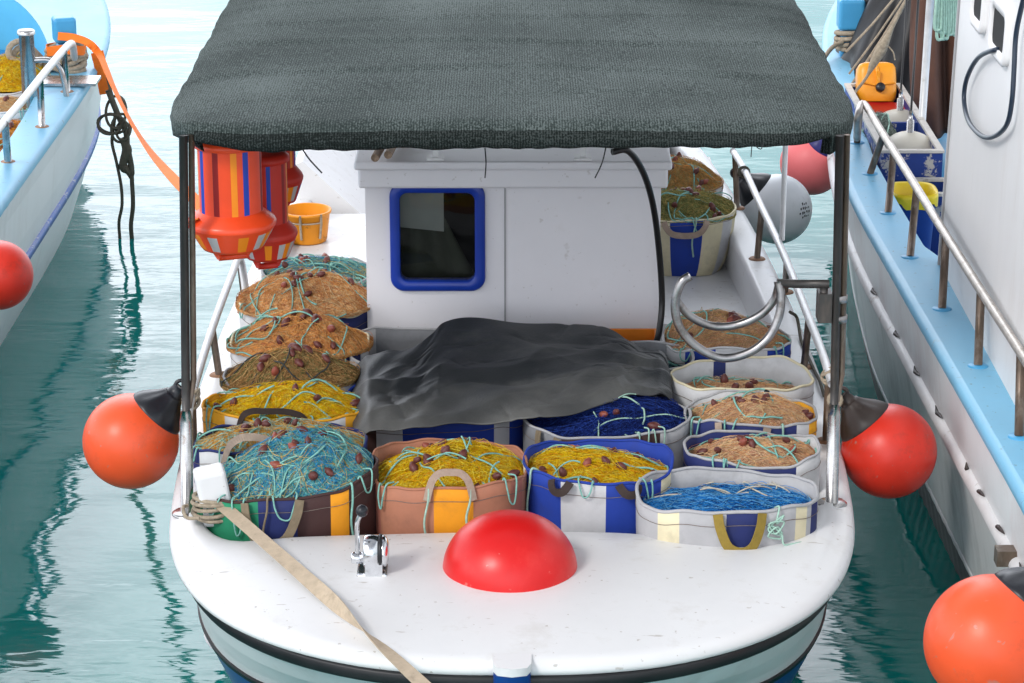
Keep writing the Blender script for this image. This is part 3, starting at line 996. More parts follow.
def net(B, label, pal, H, z0=0.0, spread=.97, flow=0.0, curl=.5, n=650, L=.38, floats=8, ropes=5, rmat=None, seed=1, fold=.02, fk=(1.0, 3.0), rad=(.0006, .0011), tiltx=0., tilty=0., bias=(0, 0), lumps=.03, fl_edge=False, group='fishing nets in their bags', cmat=None, rope_r=.0032, pw=2.2):
    rs = np.random.RandomState(seed)
    nx = 7
    ks = rs.uniform(fk[0], fk[1], nx) * 14
    th = flow + pi / 2 + rs.normal(0, .38, nx)
    phs = rs.rand(nx) * 6.28
    am = rs.uniform(.5, 1, nx); am /= am.sum()
    lk = rs.uniform(5, 11, 4); lt = rs.rand(4) * 6.28; lp_ = rs.rand(4) * 6.28

    def surf(x, y):
        """x, y: offsets from the bag's middle in metres"""
        lx = x * B.ca + y * B.sa
        ly = -x * B.sa + y * B.ca
        u, v = np.abs(lx / B.rx), np.abs(ly / B.ry)
        r = (u ** B.n + v ** B.n) ** (1 / B.n)
        f = np.zeros_like(x)
        for i in range(nx):
            f += am[i] * (1 - 2 * np.abs(np.sin((x * np.cos(th[i]) + y * np.sin(th[i])) * ks[i] * .5 + phs[i] + .8 * np.sin(3 * x + 4 * y + phs[i]))))
        g = np.zeros_like(x)
        for i in range(4):
            g += .25 * np.sin((x * np.cos(lt[i]) + y * np.sin(lt[i])) * lk[i] + lp_[i])
        edge = np.clip((1.15 - r) / .35, .25, 1)
        z = B.zr + z0 + H * (1 - np.clip(r, 0, 3) ** pw) + (fold * 1.5 * f + lumps * 1.25 * g) * edge + (tiltx + 0) * x + tilty * y + bias[0] * u * 0
        return z, r

    def clampr(x, y):
        lx = x * B.ca + y * B.sa
        ly = -x * B.sa + y * B.ca
        r = (np.abs(lx / B.rx) ** B.n + np.abs(ly / B.ry) ** B.n) ** (1 / B.n)
        k = np.where(r > spread, spread / np.maximum(r, 1e-6), 1)
        return x * k, y * k

    root = empty('fishing_net', (B.cx, B.cy, B.zr + z0), label, 'net', group)
    off = (B.cx, B.cy, B.zr + z0)
    # body of the heap
    NR, NP = 70, 200
    rr_ = np.linspace(0.004, spread, NR)
    aa = np.linspace(0, 2 * pi, NP, endpoint=False)
    sx = np.sign(np.cos(aa)) * np.abs(np.cos(aa)) ** (2 / B.n) * B.rx
    sy = np.sign(np.sin(aa)) * np.abs(np.sin(aa)) ** (2 / B.n) * B.ry
    X0, Y0 = np.outer(rr_, sx), np.outer(rr_, sy)
    X = X0 * B.ca - Y0 * B.sa
    Y = X0 * B.sa + Y0 * B.ca
    Z, _ = surf(X, Y)
    Z = Z + rs.normal(0, .0022, Z.shape)
    V = np.stack([X + B.cx, Y + B.cy, Z], -1).reshape(-1, 3)
    idx = np.arange(NR * NP).reshape(NR, NP)
    q = np.stack([idx[:-1], np.roll(idx[:-1], -1, 1), np.roll(idx[1:], -1, 1), idx[1:]], -1).reshape(-1, 4)
    mats = [NM[k] for k in pal]
    np_mesh('netting', V, q, np.zeros(len(q), int), [mats[0]], root, off)
    # loose twine lying over it
    ms = 22
    n = int(n * 1.8)
    a = rs.rand(n) * 2 * pi
    r = np.sqrt(rs.rand(n)) * spread
    X = np.sign(np.cos(a)) * np.abs(np.cos(a)) ** (2 / B.n) * B.rx * r
    Y = np.sign(np.sin(a)) * np.abs(np.sin(a)) ** (2 / B.n) * B.ry * r
    X, Y = X * B.ca - Y * B.sa, X * B.sa + Y * B.ca
    hd = flow + rs.normal(0, .30, n) + np.where(rs.rand(n) < .5, pi, 0)
    LL = L * rs.uniform(.3, 1.25, n)
    P = np.zeros((n, ms, 3))
    dh = rs.normal(0, curl * 3, n)
    lift = rs.uniform(.0, .010, n) * (1 + (rs.rand(n) < .12) * 1.6)
    for k in range(ms):
        xc, yc = clampr(X, Y)
        z, _ = surf(xc, yc)
        P[:, k, 0], P[:, k, 1] = xc + B.cx, yc + B.cy
        P[:, k, 2] = z + .0015 + lift * np.sin(pi * k / (ms - 1)) + rs.normal(0, .0012, n)
        dh += rs.normal(0, curl * 3.5, n)
        dh *= .82
        hd = hd + dh * LL / ms * 3
        X = xc + np.cos(hd) * LL / ms
        Y = yc + np.sin(hd) * LL / ms
    V, q, sid = multi_tubes(P, rs.uniform(*rad, n))
    pick = rs.randint(0, len(mats), n)
    np_mesh('loose_twine', V, q, pick[sid], mats, root, off)
    # head ropes
    rmat = rmat or M_teal
    if ropes:
        m = MB()
        for k in range(ropes):
            a = rs.rand() * 6.28
            r = rs.uniform(.2, .8)
            x, y = sup(a, B.n)
            x, y = x * B.rx * r, y * B.ry * r
            h = flow + rs.normal(0, .7) + (pi if rs.rand() < .5 else 0)
            cv = rs.choice([-1, 1]) * rs.uniform(1, 9)
            pts = []
            hgt = rs.uniform(.008, .03)
            nst = rs.randint(12, 26)
            for i in range(nst):
                X_, Y_ = clampr(np.array([x]), np.array([y]))
                z, _ = surf(X_, Y_)
                x, y = float(X_[0]), float(Y_[0])
                pts.append((x + B.cx, y + B.cy, float(z[0]) + rope_r + hgt * abs(sin(i * .45 + k))))
                h += cv * .024 + rs.normal(0, .10)
                cv += rs.normal(0, .8)
                x += cos(h) * .024; y += sin(h) * .024
            m.tube(spline(pts, 2), rope_r * rs.uniform(.8, 1.15), 6)
        if hasattr(B, 'pt') and spread > .93:
            for k in range(2 if ropes < 12 else 4):
                a = R(rs.uniform(-150, -30))
                dd = rs.choice([-1, 1]) * rs.uniform(.10, .28)
                dr = rs.uniform(.05, .22)
                pts = []
                for r in (.72, .84, .94):
                    x, y = sup(a - dd * (1 - r) * 2, B.n)
                    X_, Y_ = x * B.rx * r * B.ca - y * B.ry * r * B.sa, x * B.rx * r * B.sa + y * B.ry * r * B.ca
                    z, _ = surf(np.array([X_]), np.array([Y_]))
                    pts.append(Vector((X_ + B.cx, Y_ + B.cy, float(z[0]) + .008)))
                pts += [B.pt(a, 1.0, -.002) + Vector((0, 0, .014)), B.pt(a + dd * .1, 1 - dr * .4, -.013), B.pt(a + dd * .3, 1 - dr, -.014), B.pt(a + dd * .6, 1 - dr * 1.1, -.015), B.pt(a + dd * .8, 1 - dr * .5, -.013), B.pt(a + dd, 1.0, -.002) + Vector((0, 0, .012)), B.pt(a + dd, .97, .03) + Vector((0, 0, .03))]
                m.tube(spline(pts, 5), rope_r, 6)
        m.build('head_rope', rmat, root)
    fm = bpy.data.meshes.get('net_float')
    fmd = bpy.data.meshes.get('net_float_faded')
    for k in range(floats):
        a = rs.rand() * 6.28
        r = rs.uniform(.1, .9) if not fl_edge else rs.uniform(.45, .95)
        if rs.rand() < .6: a = -abs(a % pi)                 # more of them came to lie at the near side
        x, y = sup(a, B.n)
        x, y = clampr(np.array([x * B.rx * r]), np.array([y * B.ry * r]))
        z, _ = surf(x, y)
        o = bpy.data.objects.new('net_float', fmd if rs.rand() < .15 else fm)
        link(o, root)
        s_ = rs.uniform(.68, .95)
        o.scale = (s_, s_, s_)
        o.rotation_euler = (rs.uniform(-1.2, 1.2), rs.uniform(-1.2, 1.2), rs.rand() * 6.28)
        o.location = (float(x[0]), float(y[0]), float(z[0]) + .012 - (B.zr + z0))
    return root


def float_mesh(name, mt):
    m = MB()
    prof = [(.001, -.027), (.006, -.0285)] + [(.0150 * sin(pi * t) ** .7 + .003, -.0285 + .057 * t) for t in np.linspace(.06, .94, 11)] + [(.006, .0285), (.001, .027)]
    m.lathe(prof, (0, 0, 0), n=16)
    o = m.build(name, mt)
    me = o.data
    me.name = name
    z = o.location.z
    for v in me.vertices: v.co.z += z
    bpy.data.objects.remove(o)
    me.use_fake_user = False
    return me


FM = [float_mesh('net_float', M_cork), float_mesh('net_float_faded', M_cork2)]

# ---- first row, by the foredeck
b = bag('brown canvas net bag with an amber stripe, behind the red dome float', 450, 464, 78, .245, .945, 'brown',
        [(-97, -80, 'amber'), (-168, -148, 'brownpink'), (-46, -28, 'brownpink'), (-20, 20, 'brownlt'), (160, 188, 'brownlt')], 'brown', seed=3, n=2.7)
handle(b, -89, .026, up=True, h=.06, spread=.038, mt=M_taupe)
tie_cord(b, -98, .27, M_tealp); tie_cord(b, -80, .22, M_tealp)
net(b, 'bright yellow net in the brown canvas bag behind the red dome', ['yellow', 'yellowl', 'yellowd', 'yellow'], .085, -.055, .95, flow=.4, curl=.9, n=1300, L=.24, floats=13, ropes=9, seed=7, fold=.018, lumps=.035)

b = bag('deep blue net bag with a white stripe, beside the brown canvas bag', 598, 460, 75, .225, .945, 'blue',
        [(-118, -89, 'white'), (-178, -163, 'cream'), (-40, -18, 'cream')], 'blue', seed=9, n=2.35)
handle(b, -116, .03, .035, M_dkhand, spread=.035); handle(b, -72, .03, .035, M_dkhand, spread=.035)
tie_cord(b, -147, .28, M_tealp)
net(b, 'yellow net in the deep blue bag with dark handles', ['yellow', 'yellowl', 'yellowd', 'yellow'], .06, -.06, .94, flow=-.3, curl=.9, n=1200, L=.24, floats=14, ropes=8, seed=17, fold=.016, lumps=.03)

b = bag('pale grey net bag with cream patches and an olive handle', 728, 491, 91, .215, .93, 'grey',
        [(-141, -126, 'cream'), (-49, -39, 'cream'), (-96, -78, 'navy'), (-33, -18, 'navy')], 'grey', seed=12, n=2.2, rim_r=.0065)
handle(b, -86, .034, .14, M_olive, spread=.065)
net(b, 'bright blue net in the pale grey bag', ['blue', 'bluel', 'blue', 'blued'], .03, -.07, .93, flow=.15, curl=.5, n=1100, L=.34, floats=0, ropes=5, rmat=M_cream_r, seed=21, fold=.014, lumps=.025, rope_r=.003)
# loose knot of cord at the olive handle
m = MB()
rs = np.random.RandomState(3)
pts = [b.pt(R(-63), 1.0, .02), b.pt(R(-63), 1.0, -.006) + Vector((0, 0, .01))]
for k in range(14):
    pts.append(b.pt(R(-66 + 5.5 * sin(k * 2.1)), .93 - .006 * k + .05 * sin(k * 1.7), -.012 - .012 * rs.rand()))
for dg, t in ((-62, .80), (-56, .765), (-49, .755), (-45, .765), (-48, .785), (-55, .785), (-61, .79)):
    pts.append(b.pt(R(dg), t, -.03))
m.tube(spline(pts, 5), .0034, 6)
m.build('tie_cord', M_tealp, b.root)

b = bag('green and maroon net bag with an orange stripe, beside the white bitt', 288, 474, 90, .23, .93, 'maroon',
        [(-210, -104, 'green'), (-104, -87, 'navy'), (-64, -49, 'amber'), (20, 120, 'green')], 'maroon', tilt=(.10, 0), seed=15, n=2.4)
handle(b, -96, .032, .17, M_taupd, spread=.075)
tie_cord(b, -46, .25, M_teal); tie_cord(b, -96, .28, M_taupd)
net(b, 'tangled turquoise and blue net with maroon floats in the green bag', ['teal', 'tealb', 'tealp', 'tan', 'tealb', 'teal'], .15, -.03, .95, flow=.35, curl=1.0, n=1500, L=.38, floats=20, ropes=13, seed=31, fold=.025, lumps=.04, tiltx=.1, rad=(.0007, .0015))

# ---- port side, going aft
b = bag('navy rimmed net bag with white and black panels, behind the green bag', 280, 441, 87, .165, .945, 'black', [(-220, -150, 'navy'), (-150, -120, 'white'), (-60, -30, 'white'), (-30, 60, 'navy')], 'navy', seed=22, n=2.8)
handle(b, -100, .028, up=True, h=.06, spread=.075, mt=M_taupe); handle(b, -50, .026, up=True, h=.05, spread=.05, mt=M_taupe)
net(b, 'straw coloured net in the navy rimmed bag', ['tan', 'yellowd', 'brownl', 'tealp'], .08, -.02, .97, flow=.2, curl=.8, n=1000, L=.34, floats=8, ropes=7, seed=41, fold=.022)

b = bag('orange yellow net bag with white patches along its side', 285, 404, 82, .16, .95, 'yellow', [(-128, -104, 'white'), (-104, -78, 'navy'), (-76, -50, 'white'), (-160, -132, 'yellow')], 'yellow', seed=25, n=2.9)
handle(b, -95, .024, up=True, h=.05, spread=.07, mt=M_dkhand)
net(b, 'golden yellow net in the orange yellow bag', ['yellow', 'yellowl', 'yellowd', 'yellow'], .075, -.02, .97, flow=.15, curl=.6, n=1100, L=.34, floats=7, ropes=9, seed=51, fold=.016, lumps=.02)

b = bag('white net bag buried under the dark brown net', 290, 377, 66, .165, .94, 'white', [(-120, -60, 'navy')], 'grey', seed=28)
net(b, 'dark brown net heaped high between the yellow and orange nets', ['brown', 'brownl', 'brownd', 'brown', 'olived'], .10, .012, 1.06, flow=.5, curl=.5, n=900, L=.42, floats=9, ropes=3, rmat=M_darktw, seed=61, fold=.03, fk=(.8, 2.2), tiltx=.05)

b = bag('off white net bag with a navy band under the nearer orange net', 300, 342, 69, .205, .935, 'white', [(-130, -100, 'white'), (-100, -30, 'navy'), (-30, 10, 'white')], 'cream', seed=33)
net(b, 'orange brown net with teal ropes, the nearer of two orange heaps', ['orange', 'peach', 'peachd', 'orange', 'brownl'], .10, .014, 1.06, flow=-.35, curl=.5, n=600, L=.4, floats=12, ropes=9, seed=71, fold=.040, fk=(.6, 1.5), pw=2.6, lumps=.04)

b = bag('off white net bag under the farther orange net', 306, 303, 66, .205, .935, 'white', [(-70, -10, 'navy')], 'cream', seed=36)
net(b, 'pale orange net, the farther of two orange heaps beside the wheelhouse', ['peach', 'orange', 'peachl', 'peachd'], .085, .014, 1.06, flow=-.2, curl=.5, n=600, L=.4, floats=12, ropes=9, seed=81, fold=.040, fk=(.6, 1.5), pw=2.6, lumps=.04)

b = bag('white tub of turquoise net beside the wheelhouse corner', 318, 273, 56, .2, .93, 'white', [], 'grey', seed=39, name='net_tub', cat='tub', group='net tubs')
net(b, 'pale turquoise net with yellow strands beside the wheelhouse corner', ['tealp', 'teal', 'tan', 'tealb'], .085, -.01, 1.0, flow=.1, curl=.9, n=900, L=.4, floats=8, ropes=12, seed=91, fold=.025)

# ---- starboard side, going aft
b = bag('navy and white net bag behind the pale grey bag', 752, 447, 68, .17, .945, 'navy', [(-60, 75, 'white')], 'grey', seed=43, n=2.6)
net(b, 'peach net with maroon floats in the navy and white bag', ['peachb', 'peach', 'peachbd', 'peachl'], .075, -.055, .95, flow=-.25, curl=.35, n=650, L=.34, floats=11, ropes=6, seed=101, fold=.03, fk=(1.2, 3.2))

b = bag('white net bag with a yellow end and navy side panel', 751, 411, 66, .175, .945, 'white', [(-40, 62, 'yellow'), (-150, -60, 'navy')], 'grey', seed=46, n=2.6)
handle(b, -100, .03, .1, M_taupe, spread=.07)
tie_cord(b, -72, .2, M_tealp)
net(b, 'peach net in the white bag with the yellow end', ['peachb', 'peach', 'peachbd', 'peachl'], .085, -.045, .95, flow=-.15, curl=.35, n=650, L=.34, floats=9, ropes=7, seed=111, fold=.03, fk=(1.2, 3.2))

b = bag('half empty white net bag with deep sides and black handles', 741, 375, 72, .19, .955, 'white', [(95, 103, 'navy')], 'cream', seed=49, n=2.5)
handle(b, -90, .024, .05, mt=M_neckk, spread=.06)
net(b, 'low peach net sunk in the half empty white bag', ['peachb', 'peach', 'peachbd', 'peachl'], .06, -.10, .92, flow=-.1, curl=.35, n=520, L=.34, floats=8, ropes=7, seed=121, fold=.028)

b = bag('blue and white net bag under the bent steel tubes', 727, 338, 64, .18, .94, 'white', [(-60, 30, 'blue'), (-130, -100, 'blue'), (120, 190, 'navy')], 'white', seed=52, n=2.5)
net(b, 'reddish peach net heaped under the bent steel tubes', ['peachb', 'peachbd', 'brownl', 'peach'], .10, -.02, .98, flow=.2, curl=.45, n=650, L=.34, floats=9, ropes=6, seed=131, fold=.035)

b = bag('cream net bag with blue and white stripes standing on the side deck', 681, 208, 55, .2, .90, 'cream', [(-99, -78, 'blue'), (-48, -28, 'white')], 'cream', zb=.597, taper=.74, seed=55, n=2.6, wob=.6)
handle(b, -88, .03, .14, M_taupe, spread=.075)
tie_cord(b, -82, .55, M_tealp)
net(b, 'olive green net heaped in the striped cream bag', ['olive', 'olived', 'olivel', 'tan'], .085, -.01, 1.0, flow=.3, curl=.9, n=1200, L=.28, floats=14, ropes=7, seed=141, fold=.03, fk=(1.2, 3))

b = bag('small tan net bag behind the striped cream bag', 676, 181, 47, .2, .90, 'tan', [(-60, -20, 'white'), (-20, 10, 'navy')], 'tan', zb=.597, taper=.8, seed=58, wob=.6)
net(b, 'tawny net heaped behind the olive green net', ['brownl', 'tan', 'brown', 'orange'], .13, -.01, 1.0, flow=.1, curl=.6, n=900, L=.34, floats=11, ropes=6, seed=151, fold=.03)

# ---- middle rows, under the tarpaulin
b = bag('blue net bag with maroon and white patches under the tarpaulin edge', 437, 402, 92, .22, .915, 'blue', [(-178, -122, 'maroon'), (-122, -104, 'white'), (-60, -46, 'white')], 'blue', seed=61, n=3)
b = bag('grey net bag full of dark blue net, half under the tarpaulin', 607, 414, 84, .235, .93, 'greyd', [(-120, -62, 'maroon'), (-62, -20, 'grey')], 'grey', seed=64, n=2.7)
handle(b, -128, .03, .1, M_taupd, spread=.05)
net(b, 'dark blue net sticking out from under the tarpaulin', ['navy', 'navyl', 'navyd', 'navy'], .055, -.03, .96, flow=.2, curl=.7, n=1100, L=.4, floats=3, ropes=5, rmat=M_tealp, seed=161, fold=.018, rope_r=.003)
b = bag('big grey vinyl net bag with its mouth open beside the wheelhouse', 442, 347, 96, .27, .925, 'greyd', [(-230, -150, 'grey')], 'grey', seed=67, n=2.6, wob=.7)
b = bag('grey plastic tub between the tarpaulin and the white bags', 640, 356, 54, .17, .935, 'greyd', [], 'grey', seed=70, n=2.6, name='net_tub', cat='tub', group='net tubs', wob=.4)
net(b, 'dark net with teal rope in the grey plastic tub', ['greyd', 'navyd', 'teal'], .03, -.07, .92, n=400, L=.3, floats=0, ropes=7, seed=171)

# orange crate behind the tarpaulin
c = atY(633, 345, 10.37)
m = MB()
x0, x1, y0, y1, z0, z1 = c.x - .10, c.x + .105, 10.26, 10.46, .62, .868
for lo, hi in (((x0, y0, z0), (x1, y0 + .012, z1 - .05)), ((x0, y1 - .012, z0), (x1, y1, z1)), ((x0, y0 + .0125, z0), (x0 + .012, y1 - .0125, z1)), ((x1 - .012, y0 + .0125, z0), (x1, y1 - .0125, z1)), ((x0 + .0125, y0 + .0125, z0), (x1 - .0125, y1 - .0125, z0 + .012))):
    m.box(lo, hi)
o = m.build('fish_crate', M_ocrate)
tag(o, 'orange plastic crate peeping out between tarpaulin and wheelhouse', 'crate')

# ---- tarpaulin
def vinyl():
    m = mat('dark_grey_vinyl', lin(44, 47, 50), 0.55, var=.25, vs=3, bump=.0015, bs=120, stain=lin(126, 126, 120), st_scale=3.2, st_lo=.52, st_hi=.74, st_amt=.3, spec=.4)
    nt = m.node_tree; N, L = nt.nodes, nt.links      # lit front painted into the colour: paler towards the front hem
    b = N['Principled BSDF']
    src = b.inputs['Base Color'].links[0].from_socket
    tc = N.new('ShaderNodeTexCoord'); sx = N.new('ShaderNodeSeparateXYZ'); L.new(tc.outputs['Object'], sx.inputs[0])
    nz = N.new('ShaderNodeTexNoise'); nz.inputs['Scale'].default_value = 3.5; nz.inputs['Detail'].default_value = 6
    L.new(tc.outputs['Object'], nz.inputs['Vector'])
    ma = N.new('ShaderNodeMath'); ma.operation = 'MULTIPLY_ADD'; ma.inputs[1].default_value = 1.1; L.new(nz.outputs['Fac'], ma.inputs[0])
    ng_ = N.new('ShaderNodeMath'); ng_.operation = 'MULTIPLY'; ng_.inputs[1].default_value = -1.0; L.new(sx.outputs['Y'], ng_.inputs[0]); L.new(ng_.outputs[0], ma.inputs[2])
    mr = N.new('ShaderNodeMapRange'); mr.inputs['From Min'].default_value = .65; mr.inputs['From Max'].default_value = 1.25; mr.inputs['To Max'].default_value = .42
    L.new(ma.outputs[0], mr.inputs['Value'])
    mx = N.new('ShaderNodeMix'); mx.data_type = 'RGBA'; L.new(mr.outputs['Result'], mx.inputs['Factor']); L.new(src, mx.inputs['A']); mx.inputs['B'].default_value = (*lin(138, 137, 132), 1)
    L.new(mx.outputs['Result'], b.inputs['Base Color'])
    return m
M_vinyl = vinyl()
top = [(351, 361), (384, 357), (414, 351), (432, 336), (446, 325), (475, 322), (510, 322), (570, 323), (612, 331), (640, 347), (662, 353), (668, 360)]
bot = [(354, 424), (380, 424), (420, 420), (460, 417), (505, 416), (542, 417), (572, 411), (600, 401), (632, 394), (655, 391), (672, 386)]
TZ = .978
def resamp(poly, n):
    q = spline([(x, y, 0) for x, y in poly], 8)
    d = [0]
    for i in range(1, len(q)): d.append(d[-1] + (q[i] - q[i - 1]).length)
    t = np.linspace(0, d[-1], n)
    return np.interp(t, d, [p.x for p in q]), np.interp(t, d, [p.y for p in q])
NU_, NV_ = 190, 120
tx, ty = resamp(top, NU_)
bx, by = resamp(bot, NU_)
rsT = np.random.RandomState(12)
CREASE = []
for k in range(75):
    u0, v0, a0, l0 = rsT.rand(), rsT.rand(), rsT.normal(.1, .7), rsT.uniform(.04, .16)
    CREASE.append((u0, v0, u0 + l0 * cos(a0), v0 + l0 * sin(a0) * 1.6, rsT.uniform(.007, .016), rsT.choice([-1, 1]) * rsT.uniform(.004, .011)))
P = []
def ridge(x, y, x0, y0, x1, y1, w, h):
    dx, dy = x1 - x0, y1 - y0
    L2 = dx * dx + dy * dy
    t = max(0, min(1, ((x - x0) * dx + (y - y0) * dy) / L2))
    d2 = (x - x0 - t * dx) ** 2 + (y - y0 - t * dy) ** 2
    return .55 * h * (.55 * math.exp(-d2 / (w * w)) + .45 * math.exp(-1.6 * math.sqrt(d2) / w)) * (1 - .35 * abs(2 * t - 1))
# folds: pixel-free plan coordinates u (0 port .. 1 starboard), v (0 by the wheelhouse .. 1 front hem)
FOLD = [(.02, .42, .28, .50, .05, .040), (.28, .50, .26, .78, .05, .045), (.05, .88, .24, .66, .06, .040), (.10, .55, .16, .9, .04, -.045), (.30, .55, .70, .40, .07, .030), (.45, .80, .85, .55, .09, .034),
        (.40, .62, .60, .60, .05, -.03), (.55, .45, .60, .32, .035, .03), (.62, .30, .98, .42, .07, .022), (.7, .75, .98, .62, .07, .03), (.35, .95, .55, .75, .05, .02), (.15, .18, .22, .30, .05, -.03), (.5, .15, .75, .22, .05, -.02), (.6, .9, .72, .6, .05, -.018), (.8, .5, .95, .52, .05, -.022)]
for j in range(NV_):
    v = j / (NV_ - 1)
    row = []
    for i in range(NU_):
        u = i / (NU_ - 1)
        p = at(tx[i] * (1 - v) + bx[i] * v, ty[i] * (1 - v) + by[i] * v, TZ)
        z = TZ + .012 * sin(7 * u + 3 * v) + .007 * sin(19 * u - 9 * v) + .003 * sin(47 * u + 21 * v + 4 * sin(6 * u))
        for f in FOLD + CREASE: z += ridge(u, v, *f)
        if v > .93: z -= .022 * ((v - .93) / .07) ** 1.6
        z -= .07 * max(0, (.05 - u) / .05) ** 1.4
        z -= .03 * max(0, (u - .96) / .04) ** 1.5
        z += .004 * (1 - v)
        row.append(Vector((p.x, p.y + .012 * sin(23 * u) * v * v, z)))
    P.append(row)
m = MB()
m.grid(P)
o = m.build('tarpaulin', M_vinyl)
md = o.modifiers.new('thickness', 'SOLIDIFY'); md.thickness = .004
tag(o, 'crumpled dark grey vinyl tarpaulin spread over the middle bags', 'tarpaulin')

# ================================================================== FLOATS, BUOYS, ROPES
def beacon(px, ytop, ybot, hwpx, Y, label, flip=False, seed=0, mt=None, lean=0):
    """drum shaped float with reflective stripes, a flared collar and a slotted cage"""
    rs = np.random.RandomState(seed)
    a, b_ = atY(px, ytop, Y), atY(px, ybot, Y)
    H = a.z - b_.z
    r = hwpx / ppm(a)
    base = Vector((b_.x, Y, b_.z))
    ax = Vector((lean, 0, 1)).normalized()
    if flip:
        base = Vector((a.x, Y, a.z)); ax = -ax
    root = empty('marker_float', base, label, 'float', 'striped marker floats under the canopy')
    n = 96
    stripes = {}
    seq = [0, 1, 0, 2, 0, 0, 4, 0, 0, 1, 0, 2, 0, 0, 0, 4] * 2
    def mf(i, k):
        return seq[int(k / n * 32 + .35 + seed * 2.3) % 32]
    m = MB()
    zc = H * .30
    m.lathe([(r * 1.40, zc - .004), (r * 1.42, zc + .006), (r * 1.36, zc + .018), (r * 1.04, zc + .045), (r * 1.0, zc + .05)], base, ax, n)
    m.lathe([(r * 1.0, zc + .05), (r * 1.0, H * .92)], base, ax, n, mfun=mf, smooth=True)
    m.lathe([(r * 1.0, H * .92), (r * 1.12, H * .93), (r * 1.12, H * .97), (r * .9, H), (.001, H)], base, ax, n)
    m.build('float_body', [mt or M_floatr, M_ref_or, M_ref_bl, M_ref_gr, M_ref_dr], root)
    m = MB()
    def mc(i, k):
        q = int(k / n * 24 + seed) % 24
        return [2, 0, 1, 0, 3, 0, 0, 1, 0, 3, 1, 3, 0, 2, 0, 1, 0, 3, 0, 4, 0, 1, 3, 0][q] if i == 1 else 0
    m.lathe([(r * 1.39, zc - .004), (r * 1.32, zc - .018), (r * 1.02, zc - .078), (r * .95, zc - .088), (r * .80, zc - .088), (.001, zc - .085)], base, ax, n, mfun=mc)
    m.build('float_collar', [mt or M_floatr, M_ref_or, M_ref_bl, M_ref_gr, M_ref_dr], root)
    m = MB()
    zz = zc - .086
    u = Vector((1, .35, 0)).normalized()
    hb = max(.012, zz - .0)
    for s_ in (-1, 1):
        m.tube([base + ax * zz + u * (s_ * r * .62), base + ax * (zz - hb * .8) + u * (s_ * r * .42)], .012, 10)
    m.tube([base + ax * (zz - hb * .8) + u * (-r * .46), base + ax * (zz - hb * .8) + u * (r * .46)], .012, 10)
    m.build('float_handle', mt or M_floatr, root)
    return root


beacon(233, 136, 259, 32, 8.84, 'red marker float with blue and orange stripes hanging nearest the canopy edge', seed=0)
beacon(268, 152, 268, 22, 9.1, 'red marker float with slotted collar hanging lower behind the striped one', seed=1, mt=M_floatd)
beacon(279, 112, 206, 18, 9.45, 'smaller red marker float tucked deepest under the canopy corner', seed=2, mt=M_floatd)
for k, (px, pz, Y) in enumerate(((236, 140, 8.80), (267, 150, 9.1), (279, 110, 9.45))):
    pass

# yellow basket on the ledge
c = atY(307, 236, 12.2)
c.z = .748
m = MB()
r = 23.5 / ppm(c)
hh = .155
m.lathe([(.001, .0), (r * .82, 0), (r * .86, .01), (r * 1.0, hh - .012), (r * 1.06, hh - .012), (r * 1.07, hh), (r * .98, hh), (r * .80, .012), (.001, .012)], c, n=40)
bk = m.build('basket', M_yplast)
tag(bk, 'orange yellow plastic basket with rope handles on the white side locker', 'basket')
m = MB()
for a in (-100, -50, 150):
    t = R(a)
    d = Vector((cos(t), sin(t), 0))
    m.tube([d * (r * 1.05) + Vector((0, 0, hh)), d * (r * 1.06) + Vector((0, 0, hh * .7)), d * (r * .95) + Vector((0, 0, hh * .2))], .006, 8)
m.tube([Vector((r * 1.02 * cos(t), r * 1.02 * sin(t), hh * .72)) for t in np.linspace(-3.3, -.9, 16)], .004, 6)
m.v = [tuple(Vector(v) + bk.location) for v in m.v]
m.build('rope_handle', M_rope, bk)


